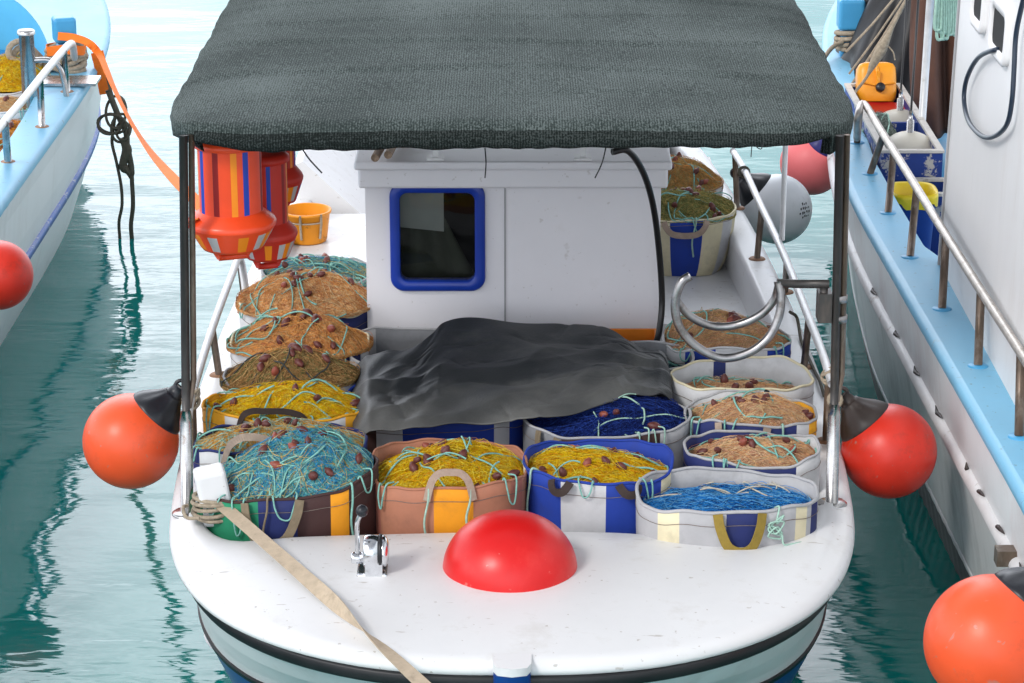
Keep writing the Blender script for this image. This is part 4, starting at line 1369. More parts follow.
def buoy(label, px, py, Y, rpx, axis, body, neck, tie, tilt_neck=.72, group='round fender buoys', marks=False):
    c = atY(px, py, Y)
    r = rpx / ppm(c)
    ax = Vector(axis).normalized()
    root = empty('buoy', c, label, 'buoy', group)
    phi_n = R(143)
    prof = [(max(.001, r * sin(t)), -r * cos(t)) for t in np.linspace(0, phi_n, 34)]
    m = MB()
    m.lathe(prof, c, ax, 64)
    m.build('buoy_body', body, root)
    r0, h0 = prof[-1]
    tip = r * 1.36
    m = MB()
    pf = []
    for t in np.linspace(0, 1, 14):
        rr = r0 * (1 - t) + r * .20 * t
        bul = .10 * r * sin(pi * min(1, t * 1.1)) * (1 - t) - .03 * r * sin(pi * t)
        pf.append((rr + bul + .003, h0 - .002 + (tip - h0) * t))
    n = 64
    a = ax.cross(Vector((0, 1, 0)) if abs(ax.y) < .9 else Vector((1, 0, 0))).normalized()
    b_ = ax.cross(a)
    P = []
    for i, (rr, h) in enumerate(pf):
        t = i / 13
        P.append([c + ax * h + (a * cos(2 * pi * k / n) + b_ * sin(2 * pi * k / n)) * rr * (1 + .07 * t * (1.2 - t) * sin(9 * 2 * pi * k / n)) for k in range(n)])
    P.insert(0, [c + ax * (h0 - .004) + (p - c - ax * pf[0][1]) * .99 for p in P[0]])
    P.append([c + ax * tip for k in range(n)])
    m.grid([row[::1] for row in P], 0, True, True)
    m.tube([c + ax * (tip - .01), c + ax * (tip + .035)], [r * .2, r * .13], 14)
    m.tube([c + ax * (tip + .04) + (ax * cos(t) + a * sin(t)) * r * .13 for t in np.linspace(0, 2 * pi, 16, endpoint=False)], .008, 8, closed=True)
    m.build('buoy_neck', neck, root)
    if tie is not None:
        m = MB()
        p0 = c + ax * (tip + .05)
        q = Vector(tie)
        mid = p0.lerp(q, .5) + Vector((0, 0, -.02))
        m.tube(spline([p0, mid, q], 6), .007, 8)
        m.tube([q + Vector((.024 * cos(t), .012 * sin(t), .022 * sin(t))) for t in np.linspace(0, 6.28, 14, endpoint=False)], .008, 8, closed=True)
        m.build('lanyard', M_rope if neck is not M_neckk else M_roped, root)
    if marks:
        m = MB()
        d0 = (Vector((0, 0, HC)) - c).normalized()
        rt = Vector((1, 0, 0))
        dirm = (d0 * .62 + rt * .78 + Vector((0, 0, -.02))).normalized()
        e1 = dirm.cross(Vector((0, 0, 1))).normalized() * -1
        e2 = e1.cross(dirm) * -1
        rs = np.random.RandomState(8)
        for row, cnt in enumerate((3, 5, 6, 4)):
            for k in range(cnt):
                o_ = e1 * ((k - cnt / 2) * .016 + rs.uniform(-.002, .002)) + e2 * ((1.5 - row) * .022 + rs.uniform(-.003, .003))
                pp = c + (dirm * r + o_).normalized() * (r + .0008)
                nn = (pp - c).normalized()
                f1 = nn.cross(e2).normalized() * .005
                f2 = nn.cross(f1).normalized() * rs.uniform(.004, .009)
                m.add([pp - f1 - f2, pp + f1 - f2 * .6, pp + f1 * .7 + f2, pp - f1 + f2 * .5], [(0, 1, 2, 3)], 0, False)
        m.build('printed_marks', M_neckk, root)
    return root


buoy('orange buoy with a black neck hanging outside the canopy post, over open water', 131, 441, 9.08, 48, (.62, .10, .66), M_orange, M_neckk, at(190, 398, DECK + .2))
buoy('red orange buoy with a wrinkled brown neck squeezed between the two hulls', 889, 451, 9.22, 47.5, (-.60, .15, .70), M_redor, M_neckb, at(835, 400, DECK + .2))
buoy('pale grey buoy with a dark neck and small printed marks', 777, 209, 13.15, 35, (-.72, .1, .62), M_greyb, M_neckk, at(744, 172, RZ), marks=True)
buoy('faded pink buoy with a navy neck beside the far hull', 812, 163, 13.95, 32, (.42, -.35, .85), M_pink, M_neckn, None)
buoy('large orange buoy with a black neck hanging low on the light blue hull', 992, 642, 7.32, 68, (.52, .12, .62), M_orange, M_neckk, (1.80, 7.5, 1.3))
buoy('red orange buoy hanging against the hull with the blue stripe', -2, 275, 11.15, 35, (-.75, .55, .35), M_redor, M_neckk, (-2.52, 11.4, 1.25))

# black hose coming down from the roof
pts = [(612, 152, 10.02), (628, 151, 10.05), (643, 172, 10.15), (653, 205, 10.25), (659, 250, 10.32), (662, 300, 10.34), (659, 332, 10.3), (654, 348, 10.26)]
m = MB()
m.tube(spline([atY(*p) for p in pts], 8), .0135, 12)
tag(m.build('hose', M_hose), 'thick black hose running down the wheelhouse edge into the bags', 'hose')
for pts, lb in (([(485, 148, 9.98), (486, 163, 9.98), (485, 178, 9.98)], 'short black cord dangling straight before the seam of the wheelhouse'), ([(606, 147, 9.98), (602, 163, 9.98), (595, 178, 9.98)], 'short black cord slanting down beside the thick black hose'),
                ([(303, 150, 8.9), (310, 160, 8.9), (322, 173, 8.9)], 'thin dark cord end sticking out beside the red marker floats')):
    m = MB()
    m.tube(spline([atY(*p) for p in pts], 6), .003, 6)
    tag(m.build('cord', M_hose), lb, 'cord')
m = MB()
m.tube(spline([atY(752, 143, 8.5), atY(751, 157, 8.5)], 3), .0018, 5)
m.tube(spline([atY(754, 138, 8.5), atY(756, 146, 8.5), atY(761, 149, 8.5), atY(763, 143, 8.5)], 5), .0018, 5)
tag(m.build('thread', M_hose), 'frayed dark thread hanging from the canopy hem above the rail', 'thread')

# beige strap from the bitt to the quay, with its turns round the bitt
s0 = Vector((bz.x + .02, bz.y - .02, DECK + .085))
end = atY(430, 690, 7.0)
far_ = end + (end - s0).normalized() * 1.6
pts, wd = [], []
NS = 60
for k in range(NS + 1):
    t = k / NS
    p = s0.lerp(far_, t) + Vector((0, 0, -.045 * sin(pi * min(1, t * 1.3)))) + Vector((.05 * sin(pi * min(1, t * 1.5)), 0, 0))
    pts.append(p)
    tw = .15 + 3.05 / (1 + math.exp(-(t - .30) * 26))
    wd.append(Vector((cos(tw) * .75, .45 * cos(tw), sin(tw) * .9)))
m = MB()
m.ribbon(pts, wd, .05, .003)
o = m.build('mooring_strap', M_strap)
tag(o, 'beige webbing mooring strap running from the white bitt across the foredeck', 'strap')
m = MB()
for k in range(5):
    zz = DECK + .035 + .014 * k
    m.tube([Vector((bz.x + .004 + (.072 + .006 * (k % 2)) * cos(t), bz.y + .006 + (.066 + .005 * (k % 2)) * sin(t), zz + .01 * sin(t + k))) for t in np.linspace(0, 6.28, 26, endpoint=False)], .0075, 8, closed=True)
m.tube(spline([(bz.x - .09, bz.y - .02, DECK + .07), (bz.x - .10, bz.y - .05, DECK + .075), (bz.x - .085, bz.y - .08, DECK + .05), (bz.x - .04, bz.y - .085, DECK + .05)], 5), .0065, 8)
tag(m.build('rope', M_rope), 'grey beige rope wound round the white mooring bitt', 'rope')
# ropes tied to the rails
for c, lb in ((at(191, 398, RZ), 'rope lashing at the port rail above the orange buoy'), (at(830, 374, RZ), 'rope lashing on the rail above the brown necked buoy')):
    m = MB()
    for k in range(3):
        m.tube([c + Vector((.03 * cos(t), .03 * sin(t) , .02 * sin(t + k) + .014 * (k - 1))) for t in np.linspace(0, 6.28, 16, endpoint=False)], .007, 7, closed=True)
    tag(m.build('rope', M_rope), lb.replace('port rail', 'tube rail'), 'rope')
m = MB()
m.tube(spline([at(790, 312, DECK + .12), at(797, 318, DECK + .06), at(801, 340, DECK + .01), at(806, 352, DECK + .01), at(815, 372, DECK + .01), at(820, 382, DECK + .02), at(824, 396, DECK + .01)], 6), .007, 7)
tag(m.build('rope', M_roped), 'slack brown rope lying along the deck edge by the rail posts', 'rope')

# ================================================================== BOAT WITH THE BLUE STRIPE (left)
LZ = 1.0
lboat = empty('fishing_boat', (-3.7, 12, 0), 'sky blue decked fishing boat with a blue hull stripe and orange strap', 'boat', 'fishing boats in the harbour')
LCX = -3.72
halfL = [(0, 4.5), (.5, 4.55), (.9, 5.0), (1.15, 6.2), (1.25, 8), (1.27, 10), (1.275, 12), (1.285, 13.2), (1.29, 14.3), (1.27, 15.2), (1.20, 16.0), (1.04, 16.8), (.78, 17.6), (.4, 18.3), (0, 18.6)]
lo = [Vector((p.x + LCX, p.y, 0)) for p in mirror_loop(halfL)]
LC = (LCX, 12)
lo = polar_loop(lo, LC, 320)
nl = normals2d(lo)
hi_half = [(0, 5.6), (.5, 5.7), (.9, 6.3), (1.06, 8), (1.09, 10), (1.10, 12), (1.09, 13.5), (1.02, 14.7), (.93, 15.4), (.7, 16.2), (.4, 16.8), (0, 17)]
li = polar_loop([Vector((p.x + LCX, p.y, 0)) for p in mirror_loop(hi_half)], LC, 320)
def lsheer(y): return LZ + .0 + .16 * max(0, (y - 15.2) / 3) ** 1.5
m = MB()
rows = [[Vector((p.x, p.y, p.z + lsheer(p.y) - LZ)) for p in inset(lo, nl, a, 0, z)] for a, z in ((-.012, LZ - .05), (-.016, LZ - .02), (-.004, LZ - .002), (.02, LZ + .002))]
rows.append([Vector((p.x, p.y, lsheer(p.y) + .004)) for p in li])
m.grid(rows, 0, True, True)
m.build('deck', M_lblue, lboat)
m = MB()
m.grid([[Vector((p.x, p.y, lsheer(p.y) + .002)) for p in li], [Vector((p.x, p.y, .45)) for p in li]], 0, True, True)
m.add([(p.x, p.y, .46) for p in li], [tuple(range(len(li)))], 0, False)
m.build('inner_bulwark', M_bowl, lboat)
m = MB()
lv = [(0.0, 0, LZ - .045), (.03, .04, .82), (.055, .10, .60), (.085, .18, .42), (.10, .21, .385), (.16, .30, .18), (.22, .4, 0), (.34, .5, -.3), (.6, .7, -.6)]
rows = [[Vector((p.x, p.y, p.z + (lsheer(p.y) - LZ) * max(0, p.z))) for p in inset(lo, nl, a, b_, z)] for a, b_, z in lv]
for i in range(len(rows) - 1):
    m.grid([rows[i + 1], rows[i]], 2 if i == 6 else 0, True, True)
m.build('hull', [M_white2, M_blue, M_black], lboat)
m = MB()
rows = [[Vector((p.x, p.y, p.z + (lsheer(p.y) - LZ) * .5)) for p in inset(lo, nl, a, b_, z)] for a, b_, z in ((.085, .16, .475), (.062, .15, .47), (.060, .15, .435), (.09, .18, .43))]
m.grid(rows, 0, True, True)
m.build('rubbing_strake', mat('chipped_blue_stripe', lin(52, 98, 178), .45, var=.15, stain=lin(190, 196, 205), st_scale=9, st_lo=.56, st_hi=.62, st_amt=.85), lboat)
# foredeck step inside the bowl
m = MB()
m.box((LCX - 1.0, 15.0, .46), (LCX + .86, 16.7, .72))
m.build('inner_step', M_dblue, lboat)
LR = LZ + .26
rp = [(-60, 200, LR), (0, 127, LR), (22, 101, LR), (46, 71, LR), (62, 52, LR), (70, 44, LR - .01), (73, 47, LR - .05), (75, 66, LZ)]
rail(lboat, [at(*p) for p in rp], .021, M_railw,
     [(at(8, 162, LZ), at(5, 124, LR)), (at(42, 127, LZ), at(40, 80, LR)), (at(67, 92, LZ), at(64, 52, LR))], M_steel)
# bollard
c = at(66, 62, LZ + .05)
c = Vector((c.x, c.y, lsheer(c.y)))
m = MB()
rb = Matrix.Rotation(R(18), 3, 'Z')
m.box((c.x - .048, c.y - .048, c.z - .01), (c.x + .048, c.y + .048, c.z + .17), 0, rb)
m.box((c.x - .064, c.y - .064, c.z + .17), (c.x + .064, c.y + .064, c.z + .32), 0, rb)
bevel(m.build('bollard', M_mblue, lboat), .02, 3)
bol = c
# steel davit post with arm and plate
c = at(42, 78, LZ + .02)
m = MB()
m.box((c.x - .07, c.y - .16, c.z - .012), (c.x + .33, c.y + .05, c.z + .004))
m.build('steel_plate', M_steel, lboat)
p0 = at(30, 100, .98)
tp_ = atY(26, 32, p0.y)
m = MB()
m.tube([Vector((p0.x, p0.y, .5)), Vector((tp_.x, p0.y, tp_.z))], .042, 20)
m.lathe([(.001, .012), (.044, .012), (.05, .004), (.05, -.012)], tp_, n=20)
q = tp_ + Vector((.02, 0, -.16))
m.tube(spline([q, q + Vector((.10, .0, .0)), q + Vector((.16, .0, -.05)), q + Vector((.19, 0, -.24))], 5), .016, 10)
m.build('steel_post', M_steel, lboat)


GR = 'net bags aboard the sky blue boat'
def lbag(label, px, py, hwpx, ry, zr, base, netlabel, pal, seed, H=.06, fl=4, sect=(), **k):
    b = bag(label, px, py, hwpx, ry, zr, base, sect, 'white', zb=.465, seed=seed, group=GR, wob=.6)
    net(b, netlabel, pal, H, -.02, .97, flow=.3, curl=.8, n=700, L=.4, floats=fl, ropes=4, seed=seed + 300, group='nets aboard the sky blue boat', **k)
lbag('white net bag by the steel post with lemon yellow net', 17, 80, 40, .34, .97, 'white', 'lemon yellow net heaped behind the steel post', ['yellow', 'yellowd', 'yellowl'], 200, .17)
lbag('pale net bag with pinkish net, between yellow and orange ones', 8, 105, 32, .2, .93, 'white', 'pinkish peach net between yellow and orange nets', ['peachl', 'peach'], 210, .04)
lbag('blue ended white bag holding orange net by the blue gunwale', 4, 140, 40, .36, .92, 'white', 'orange net with maroon floats by the light blue gunwale', ['orange', 'yellowd', 'peachd'], 220, .10, 8, sect=[(-60, 60, 'navy')])
# red cushion-like float in the bowl
c = at(48, 100, .86)
m = MB()
m.lathe([(max(.001, .11 * sin(t)), .11 - .11 * cos(t)) for t in np.linspace(0, pi, 16)], Vector((c.x - .03, c.y, .74)), n=28)
tag(m.build('float', M_redpl), 'small dark red round float beside the steel plate', 'float')

# rope round the bollard
m = MB()
rs = np.random.RandomState(2)
for k in range(6):
    a0 = rs.rand() * 6
    m.tube([bol + Vector((.095 * cos(t) * (1 + .25 * rs.rand()), .10 * sin(t), .02 + .022 * k + .015 * sin(t * 2 + k))) for t in np.linspace(0, 6.28, 18, endpoint=False)], .017, 8, closed=True)
for k in range(4):
    cc = bol + Vector((-.17 - .02 * k, -.10 - .03 * k, .05 + .035 * k))
    m.tube([cc + Vector((.06 * cos(t), .03 * sin(t + 1), .055 * sin(t))) for t in np.linspace(0, 6.28, 14, endpoint=False)], .018, 8, closed=True)
tag(m.build('rope', M_rope), 'thick beige rope wound round the sky blue bollard', 'rope')
# orange strap
pathO = [(58, 36, bol.y - .08), (75, 38, bol.y - .10), (90, 44, bol.y - .15), (101, 58, 14.6), (113, 86, 13.9), (130, 120, 13.0), (150, 151, 12.0), (175, 180, 10.8), (198, 203, 9.75), (202, 213, 9.15), (192, 221, 8.74)]
pts = spline([atY(*p) for p in pathO], 8)
m = MB()
m.ribbon(pts, [Vector((.75 + .25 * sin(i * .11), .0, .55 * cos(i * .09))) for i in range(len(pts))], .046, .004)
pts2 = spline([bol + Vector((-.09, -.09, .13)), bol + Vector((.02, -.12, .15)), bol + Vector((.11, -.06, .13)), bol + Vector((.10, .07, .12)), bol + Vector((-.02, .11, .12)), bol + Vector((-.11, .05, .12)), bol + Vector((-.09, -.09, .13))], 5)
m.ribbon(pts2, Vector((0, .0, 1)), .055, .004)
pts3 = spline([atY(97, 52, 14.95), atY(101, 68, 14.9), atY(106, 94, 14.9)], 6)
m.ribbon(pts3, Vector((1, 0, .1)), .075, .005)
o = m.build('mooring_strap', M_ostrap)
tag(o, 'orange webbing mooring strap stretched from the sky blue bollard to the canopy post', 'strap')
# dark rope coil hanging into the water
m = MB()
def Q(px, py): return atY(px, py, 14.78)
m.tube(spline([Q(104, 62), Q(110, 88), Q(115, 108), Q(114, 125), Q(112, 142), Q(116, 160), Q(121, 185), Q(122, 205), Q(119, 222), Q(120, 240), Q(121, 252)], 6), .0095, 8)
m.tube(spline([Q(108, 90), Q(118, 115), Q(126, 132), Q(127, 145), Q(131, 165), Q(132, 182), Q(133, 205), Q(131, 225), Q(132, 240), Q(133, 255)], 6), [.018] * 28 + [.013] * 27, 8)
for cx, cy, a, b_ in ((112, 124, 15, 10), (121, 128, 9, 14), (116, 112, 10, 15), (123, 131, 7, 8), (110, 124, 12, 9)):
    m.tube([Q(cx + a * cos(t) , cy + b_ * sin(t)) + Vector((0, .03 * sin(t + cx), 0)) for t in np.linspace(0, 6.28, 24, endpoint=False)], .0085, 8, closed=True)
m.tube(spline([Q(122, 138), Q(127, 150), Q(123, 165), Q(129, 172), Q(133, 181)], 5), [.02, .022, .024, .026, .028, .03, .03, .028, .026, .024, .026, .028, .03, .028, .024, .022, .02, .018, .016, .012, .008], 8)
tag(m.build('rope', M_roped), 'coiled dark rope hanging off the sky blue boat down into the water', 'rope')

# ================================================================== LIGHT BLUE DECKED BOAT (right)
QZ = 1.10
rboat = empty('fishing_boat', (3.2, 10, 0), 'white fishing boat with a light blue side deck and a tall white wheelhouse wall', 'boat', 'fishing boats in the harbour')
side = [(1.86, 3.2), (1.78, 4.5), (1.72, 6.0), (1.70, 7.2), (1.695, 8.05), (1.665, 9.2), (1.63, 10.4), (1.60, 11.6), (1.615, 12.4), (1.68, 13.5), (1.79, 14.6), (1.93, 15.75), (2.2, 16.9), (2.6, 17.8), (3.2, 18.4)]
RCX = 3.2
sl = [(x, y) for x, y in side]
mir = [(2 * RCX - x, y) for x, y in reversed(side[:-1])]
lp_ = spline([(x, y, 0) for x, y in sl + mir], 10, closed=True)
RCN = (RCX, 10.5)
ro = polar_loop(lp_[::-1], RCN, 340)
nr_ = normals2d(ro)
inn = [(1.86, 10.66), (1.80, 10.9), (1.785, 11.6), (1.78, 12.4), (1.83, 13.4), (1.93, 14.4), (2.1, 15.3), (2.5, 16.2), (3.2, 16.6)]
m = MB()
rows = [inset(ro, nr_, a, 0, z) for a, z in ((.006, QZ - .06), (-.010, QZ - .045), (-.012, QZ - .02), (-.002, QZ - .004), (.02, QZ))]
m.grid(rows, 0, True, True)
ring_in = [Vector((2 * RCX - x if s_ else x, y, QZ)) for s_, seq in ((0, inn), (1, inn[::-1][1:])) for x, y in seq]
# side deck strip: from outer ring towards the inside, with the well left open aft of the wheelhouse
last = rows[-1]
strip = []
for p in last:
    d = Vector((RCX - p.x, 0, 0))
    if p.y > 10.6:
        # interpolate the inner edge at this y
        yy = min(max(p.y - .25 * max(0, (p.y - 15.5)), 10.66), 16.6)
        ys_ = [q[1] for q in inn]; xs_ = [q[0] for q in inn]
        xi = float(np.interp(yy, ys_, xs_))
        if p.x > RCX: xi = 2 * RCX - xi
        strip.append(Vector((xi, yy, QZ + .002)))
    else:
        strip.append(Vector((1.95 if p.x < RCX else 2 * RCX - 1.95, max(3.6, p.y), QZ + .002)))
m.grid([last, strip], 0, True, True)
m.build('deck', M_lblue, rboat)
m = MB()
m.grid([strip, [Vector((p.x, p.y, .72)) for p in strip]], 0, True, True)
m.add([(p.x, p.y, .73) for p in strip], [tuple(range(len(strip)))], 0, False)
m.build('inner_bulwark', M_mblue, rboat)
m = MB()
M_hullr = mat('scuffed_white_hull', (0.86, 0.87, 0.88), .35, var=.05, vs=2.0, stain=(0.50, 0.33, 0.31), st_scale=1.6, st_lo=.50, st_hi=.75, st_amt=.55, stretch=(1, 1, .5), bump=.001, bs=6)
M_hulld = mat('grimy_grey_hull', (0.82, 0.84, 0.84), .4, var=.08, vs=3, stain=(.12, .14, .13), st_scale=3, st_lo=.5, st_hi=.75, st_amt=.6, stretch=(1, 1, .3))
lv = [(.012, 0, QZ - .055), (.035, .03, .85), (.045, .05, .76), (.07, .07, .66), (.12, .14, .40), (.155, .2, .17), (.157, .2, .165), (.19, .3, 0), (.3, .4, -.3), (.6, .6, -.6)]
rows = [inset(ro, nr_, a, b_, z) for a, b_, z in lv]
for i in range(len(rows) - 1):
    m.grid([rows[i + 1], rows[i]], 0 if i < 2 else (1 if i < 5 else 2), True, True)
m.build('hull', [M_hullr, M_hulld, M_black], rboat)
M_strk = mat('battered_white_strake', (.70, .69, .69), .45, var=.08, vs=6, stain=(.30, .22, .17), st_scale=7, st_lo=.60, st_hi=.68, st_amt=.85, bump=.002, bs=20)
m = MB()
rows = []
for k in range(9):
    t = pi * k / 8
    rows.append(inset(ro, nr_, .050 - .036 * sin(t), .05, .75 + .034 * cos(t)))
m.grid(rows, 0, True, True)
st_ = m.build('rubbing_strake', M_strk, rboat)
def sidept(y, a, z):
    i = min((k for k in range(len(ro)) if ro[k].x < RCX), key=lambda k: abs(ro[k].y - y))
    p, q = ro[i], nr_[i]
    return Vector((p.x - q.x * a, p.y - q.y * a, z)), q
rs = np.random.RandomState(6)
for y, L in ((8.75, .10), (8.45, .07), (8.05, .12), (9.6, .12), (10.1, .10), (10.6, .08), (7.75, .09), (9.05, .05), (11.2, .08)):
    p, q = sidept(y, .038, .787)
    p2, _ = sidept(y + L, .038, .787)
    p3, _ = sidept(y + L * .5, .030, .782)
    m = MB()
    m.tube([p, p.lerp(p3, .6), p3, p2], [.002, .008, .009, .002], 7)
    m.build('strake_damage', M_neckb, st_)
m = MB()
p, q = sidept(8.28, .0, .79)
m.box((p.x - .025, p.y - .03, p.z - .045), (p.x + .05, p.y + .03, p.z + .012))
m.build('strake_bracket', M_brownst, st_)
m = MB()
rows = [inset(ro, nr_, a, .2, z) for a, z in ((.160, .20), (.148, .195), (.148, .175), (.160, .17))]
m.grid(rows, 0, True, True)
m.build('waterline_trim', M_white2, rboat)
m = MB()
p, q = sidept(10.0, .052, .93)
m.box((p.x - .012, p.y - .05, p.z - .012), (p.x + .02, p.y + .05, p.z + .014))
m.build('hull_vent', M_black, rboat)

# wheelhouse wall
m = MB()
WT = 3.3
P = []
def wx(z, y): return 1.825 + .022 * (z - QZ) + (.0 if y < 10 else 0)
wy0, wy1 = 3.9, 10.68
wins = [(9.52, 9.81, None), (10.02, 10.24, None)]
wz = [(atY(1000, 52, 9.66).z, atY(1000, 9, 9.66).z), (atY(967, 22, 10.13).z, atY(967, 22, 10.13).z + .34)]
ycuts = [wy0, 9.52, 9.81, 10.02, 10.24, wy1]
zA0, zA1 = wz[0]
zB0, zB1 = wz[1]
def wall_piece(y0, y1, z0, z1):
    m.add([(wx(z0, y0), y0, z0), (wx(z0, y1), y1, z0), (wx(z1, y1), y1, z1), (wx(z1, y0), y0, z1)], [(0, 1, 2, 3)], 0, False)
    d = .03
    m.add([(wx(z0, y0) + d, y0, z0), (wx(z0, y1) + d, y1, z0), (wx(z1, y1) + d, y1, z1), (wx(z1, y0) + d, y0, z1)], [(3, 2, 1, 0)], 0, False)
zb_ = QZ - .02
wall_piece(wy0, 9.52, zb_, WT); wall_piece(9.81, 10.02, zb_, WT); wall_piece(10.24, wy1, zb_, WT)
wall_piece(9.52, 9.81, zb_, zA0); wall_piece(9.52, 9.81, zA1, WT)
wall_piece(10.02, 10.24, zb_, zB0); wall_piece(10.02, 10.24, zB1, WT)
m.add([(wx(zb_, 0), wy1, zb_), (wx(WT, 0), wy1, WT), (4.55, wy1, WT), (4.55, wy1, zb_)], [(0, 3, 2, 1)], 0, False)
m.add([(wx(zb_, 0), wy0, zb_), (wx(WT, 0), wy0, WT), (4.55, wy0, WT), (4.55, wy0, zb_)], [(0, 1, 2, 3)], 0, False)
m.add([(4.55, wy0, zb_), (4.55, wy1, zb_), (4.55, wy1, WT), (4.55, wy0, WT)], [(0, 1, 2, 3)], 0, False)
m.add([(wx(WT, 0), wy0, WT), (wx(WT, 0), wy1, WT), (4.55, wy1, WT), (4.55, wy0, WT)], [(0, 1, 2, 3)], 0, False)
M_wallr = mat('chalky_white_wall', (.80, .79, .79), .5, var=.04, vs=1.5, stain=(.56, .50, .46), st_scale=2.5, st_lo=.55, st_hi=.8, st_amt=.4, stretch=(1, 1.6, .3), bump=.001, bs=5)
wh = m.build('wheelhouse', M_wallr, rboat)
for (y0, y1), (z0, z1) in (((9.52, 9.81), wz[0]), ((10.02, 10.24), wz[1])):
    m = MB()
    def rr_(y0, y1, z0, z1, r, d):
        out = []
        for p in rrect(y0, y1, z0, z1, r, 0, 6):
            out.append(Vector((wx(p.z, 0) + d, p.x, p.z)))
        return out
    m.grid([rr_(y0 - .03, y1 + .03, z0 - .03, z1 + .03, .05, .0), rr_(y0 - .03, y1 + .03, z0 - .03, z1 + .03, .05, -.02), rr_(y0 - .015, y1 + .015, z0 - .015, z1 + .015, .045, -.026), rr_(y0 + .012, y1 - .012, z0 + .012, z1 - .012, .03, -.022), rr_(y0 + .012, y1 - .012, z0 + .012, z1 - .012, .03, -.012)], 0, True, True)
    wf = m.build('window', M_wallr, wh)
    m = MB()
    m.add(rr_(y0 + .012, y1 - .012, z0 + .012, z1 - .012, .03, -.014), [tuple(range(28))], 0, False)
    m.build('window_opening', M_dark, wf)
m = MB()
m.tube([(wx(QZ, 0) - .004, 10.62, QZ), (wx(WT, 0) - .004, 10.62, WT)], .006, 6)
m.build('corner_seam', M_seam, wh)

# rail
QR = QZ + .25
rp = [(857, 138, QZ + .06), (858, 116, QR - .02), (864, 104, QR), (880, 129, QR), (905, 169, QR), (942, 229, QR), (985, 297, QR), (1023, 356, QR), (1075, 440, QR), (1160, 580, QR)]
rail(rboat, [at(*p) for p in rp], .0185, M_railb,
     [(at(857, 143, QZ), at(860, 108, QR)), (at(870, 174, QZ), at(884, 133, QR)), (at(888, 213, QZ), at(894, 150, QR)), (at(910, 257, QZ), at(917, 187, QR)), (at(942, 309, QZ), at(946, 236, QR)),
      (at(978, 366, QZ), at(981, 289, QR)), (at(1019, 437, QZ), at(1021, 352, QR)), (at(1074, 525, QZ), at(1076, 442, QR))], M_brownst, flange=M_mblue)

# bollard
c = at(849, 56, QZ)
m = MB()
m.box((c.x - .055, c.y - .05, QZ - .01), (c.x + .055, c.y + .05, QZ + .16))
m.box((c.x - .075, c.y - .07, QZ + .16), (c.x + .075, c.y + .07, QZ + .34))
bevel(m.build('bollard', M_mblue, rboat), .02, 3)
rbol = c
m = MB()
for k in range(4):
    m.tube([rbol + Vector((.08 * cos(t), .075 * sin(t), .06 + .026 * k + .01 * sin(t + k))) for t in np.linspace(0, 6.28, 18, endpoint=False)], .014, 8, closed=True)
m.tube(spline([rbol + Vector((-.05, -.07, .1)), rbol + Vector((-.12, -.12, .07)), rbol + Vector((-.2, -.3, .02))], 5), .013, 8)
tag(m.build('rope', M_rope), 'beige rope around the light blue bollard near the black sheeting', 'rope')

# crates with pale floats
def open_box(lo, hi, th, mt, name, label, group, rimm=None, div=()):
    x0, y0, z0 = lo; x1, y1, z1 = hi
    m = MB()
    e = .0015
    m.box((x0, y0, z0), (x1, y0 + th, z1)); m.box((x0, y1 - th, z0), (x1, y1, z1))
    m.box((x0, y0 + th + e, z0), (x0 + th, y1 - th - e, z1)); m.box((x1 - th, y0 + th + e, z0), (x1, y1 - th - e, z1))
    m.box((x0 + th + e, y0 + th + e, z0), (x1 - th - e, y1 - th - e, z0 + th))
    for d in div: m.box((x0 + th + e, d, z0 + th + e), (x1 - th - e, d + th, z1 - .02))
    o = m.build(name, mt)
    tag(o, label, 'crate', group)
    if rimm:
        m = MB()
        k = .006
        for a_, b_ in (((x0 - k, y0 - k, z1), (x1 + k, y0 + th + k, z1 + .014)), ((x0 - k, y1 - th - k, z1), (x1 + k, y1 + k, z1 + .014)), ((x0 - k, y0 + th + k + e, z1), (x0 + th + k, y1 - th - k - e, z1 + .014)), ((x1 - th - k, y0 + th + k + e, z1), (x1 + k, y1 - th - k - e, z1 + .014))):
            m.box(a_, b_)
        m.build('crate_edging', rimm, o)
    return o
open_box((1.80, 12.3, .735), (2.10, 13.75, 1.16), .02, M_bcrate, 'storage_crate', 'long peeling blue box with white edging holding pale floats', 'blue boxes in the well', M_wcrate, (13.0,))
open_box((1.95, 11.98, .735), (2.16, 12.27, 1.03), .02, M_bcrate, 'storage_crate', 'low blue box with flaking white paint behind the yellow lined bin', 'blue boxes in the well', M_wcrate)
M_pfl = mat('ivory_float_plastic', lin(206, 200, 186), .5, var=.06, vs=6, stain=lin(120, 112, 98), st_scale=8, st_lo=.58, st_hi=.8, st_amt=.5)
for px, py, Y, r, lb in ((909, 150, 12.62, .14, 'ivory round float with a steel stem, nearer the camera in the blue box'), (899, 127, 13.3, .14, 'ivory round float with a steel stem, deeper in the blue box')):
    c = atY(px, py + 3, Y)
    root = empty('stem_float', c, lb, 'float', 'ivory floats in the blue box')
    m = MB()
    m.lathe([(max(.001, r * sin(t)), r * .78 - r * .78 * cos(t) - r * .78) for t in np.linspace(0, pi, 22)], c, n=36)
    m.build('float_body', M_pfl, root)
    m = MB()
    tp_ = c + Vector((0, 0, r * .78))
    m.tube([tp_ - Vector((0, 0, .01)), tp_ + Vector((0, 0, .06)), tp_ + Vector((0, 0, .061)), tp_ + Vector((0, 0, .11))], [.018, .018, .010, .009], 10)
    m.build('stem_socket', M_steel, root)
    m = MB()
    m.tube([tp_ + Vector((0, 0, .11)), tp_ + Vector((.02, .0, 1.5))], .006, 8)
    m.build('stem_rod', M_hose, root)
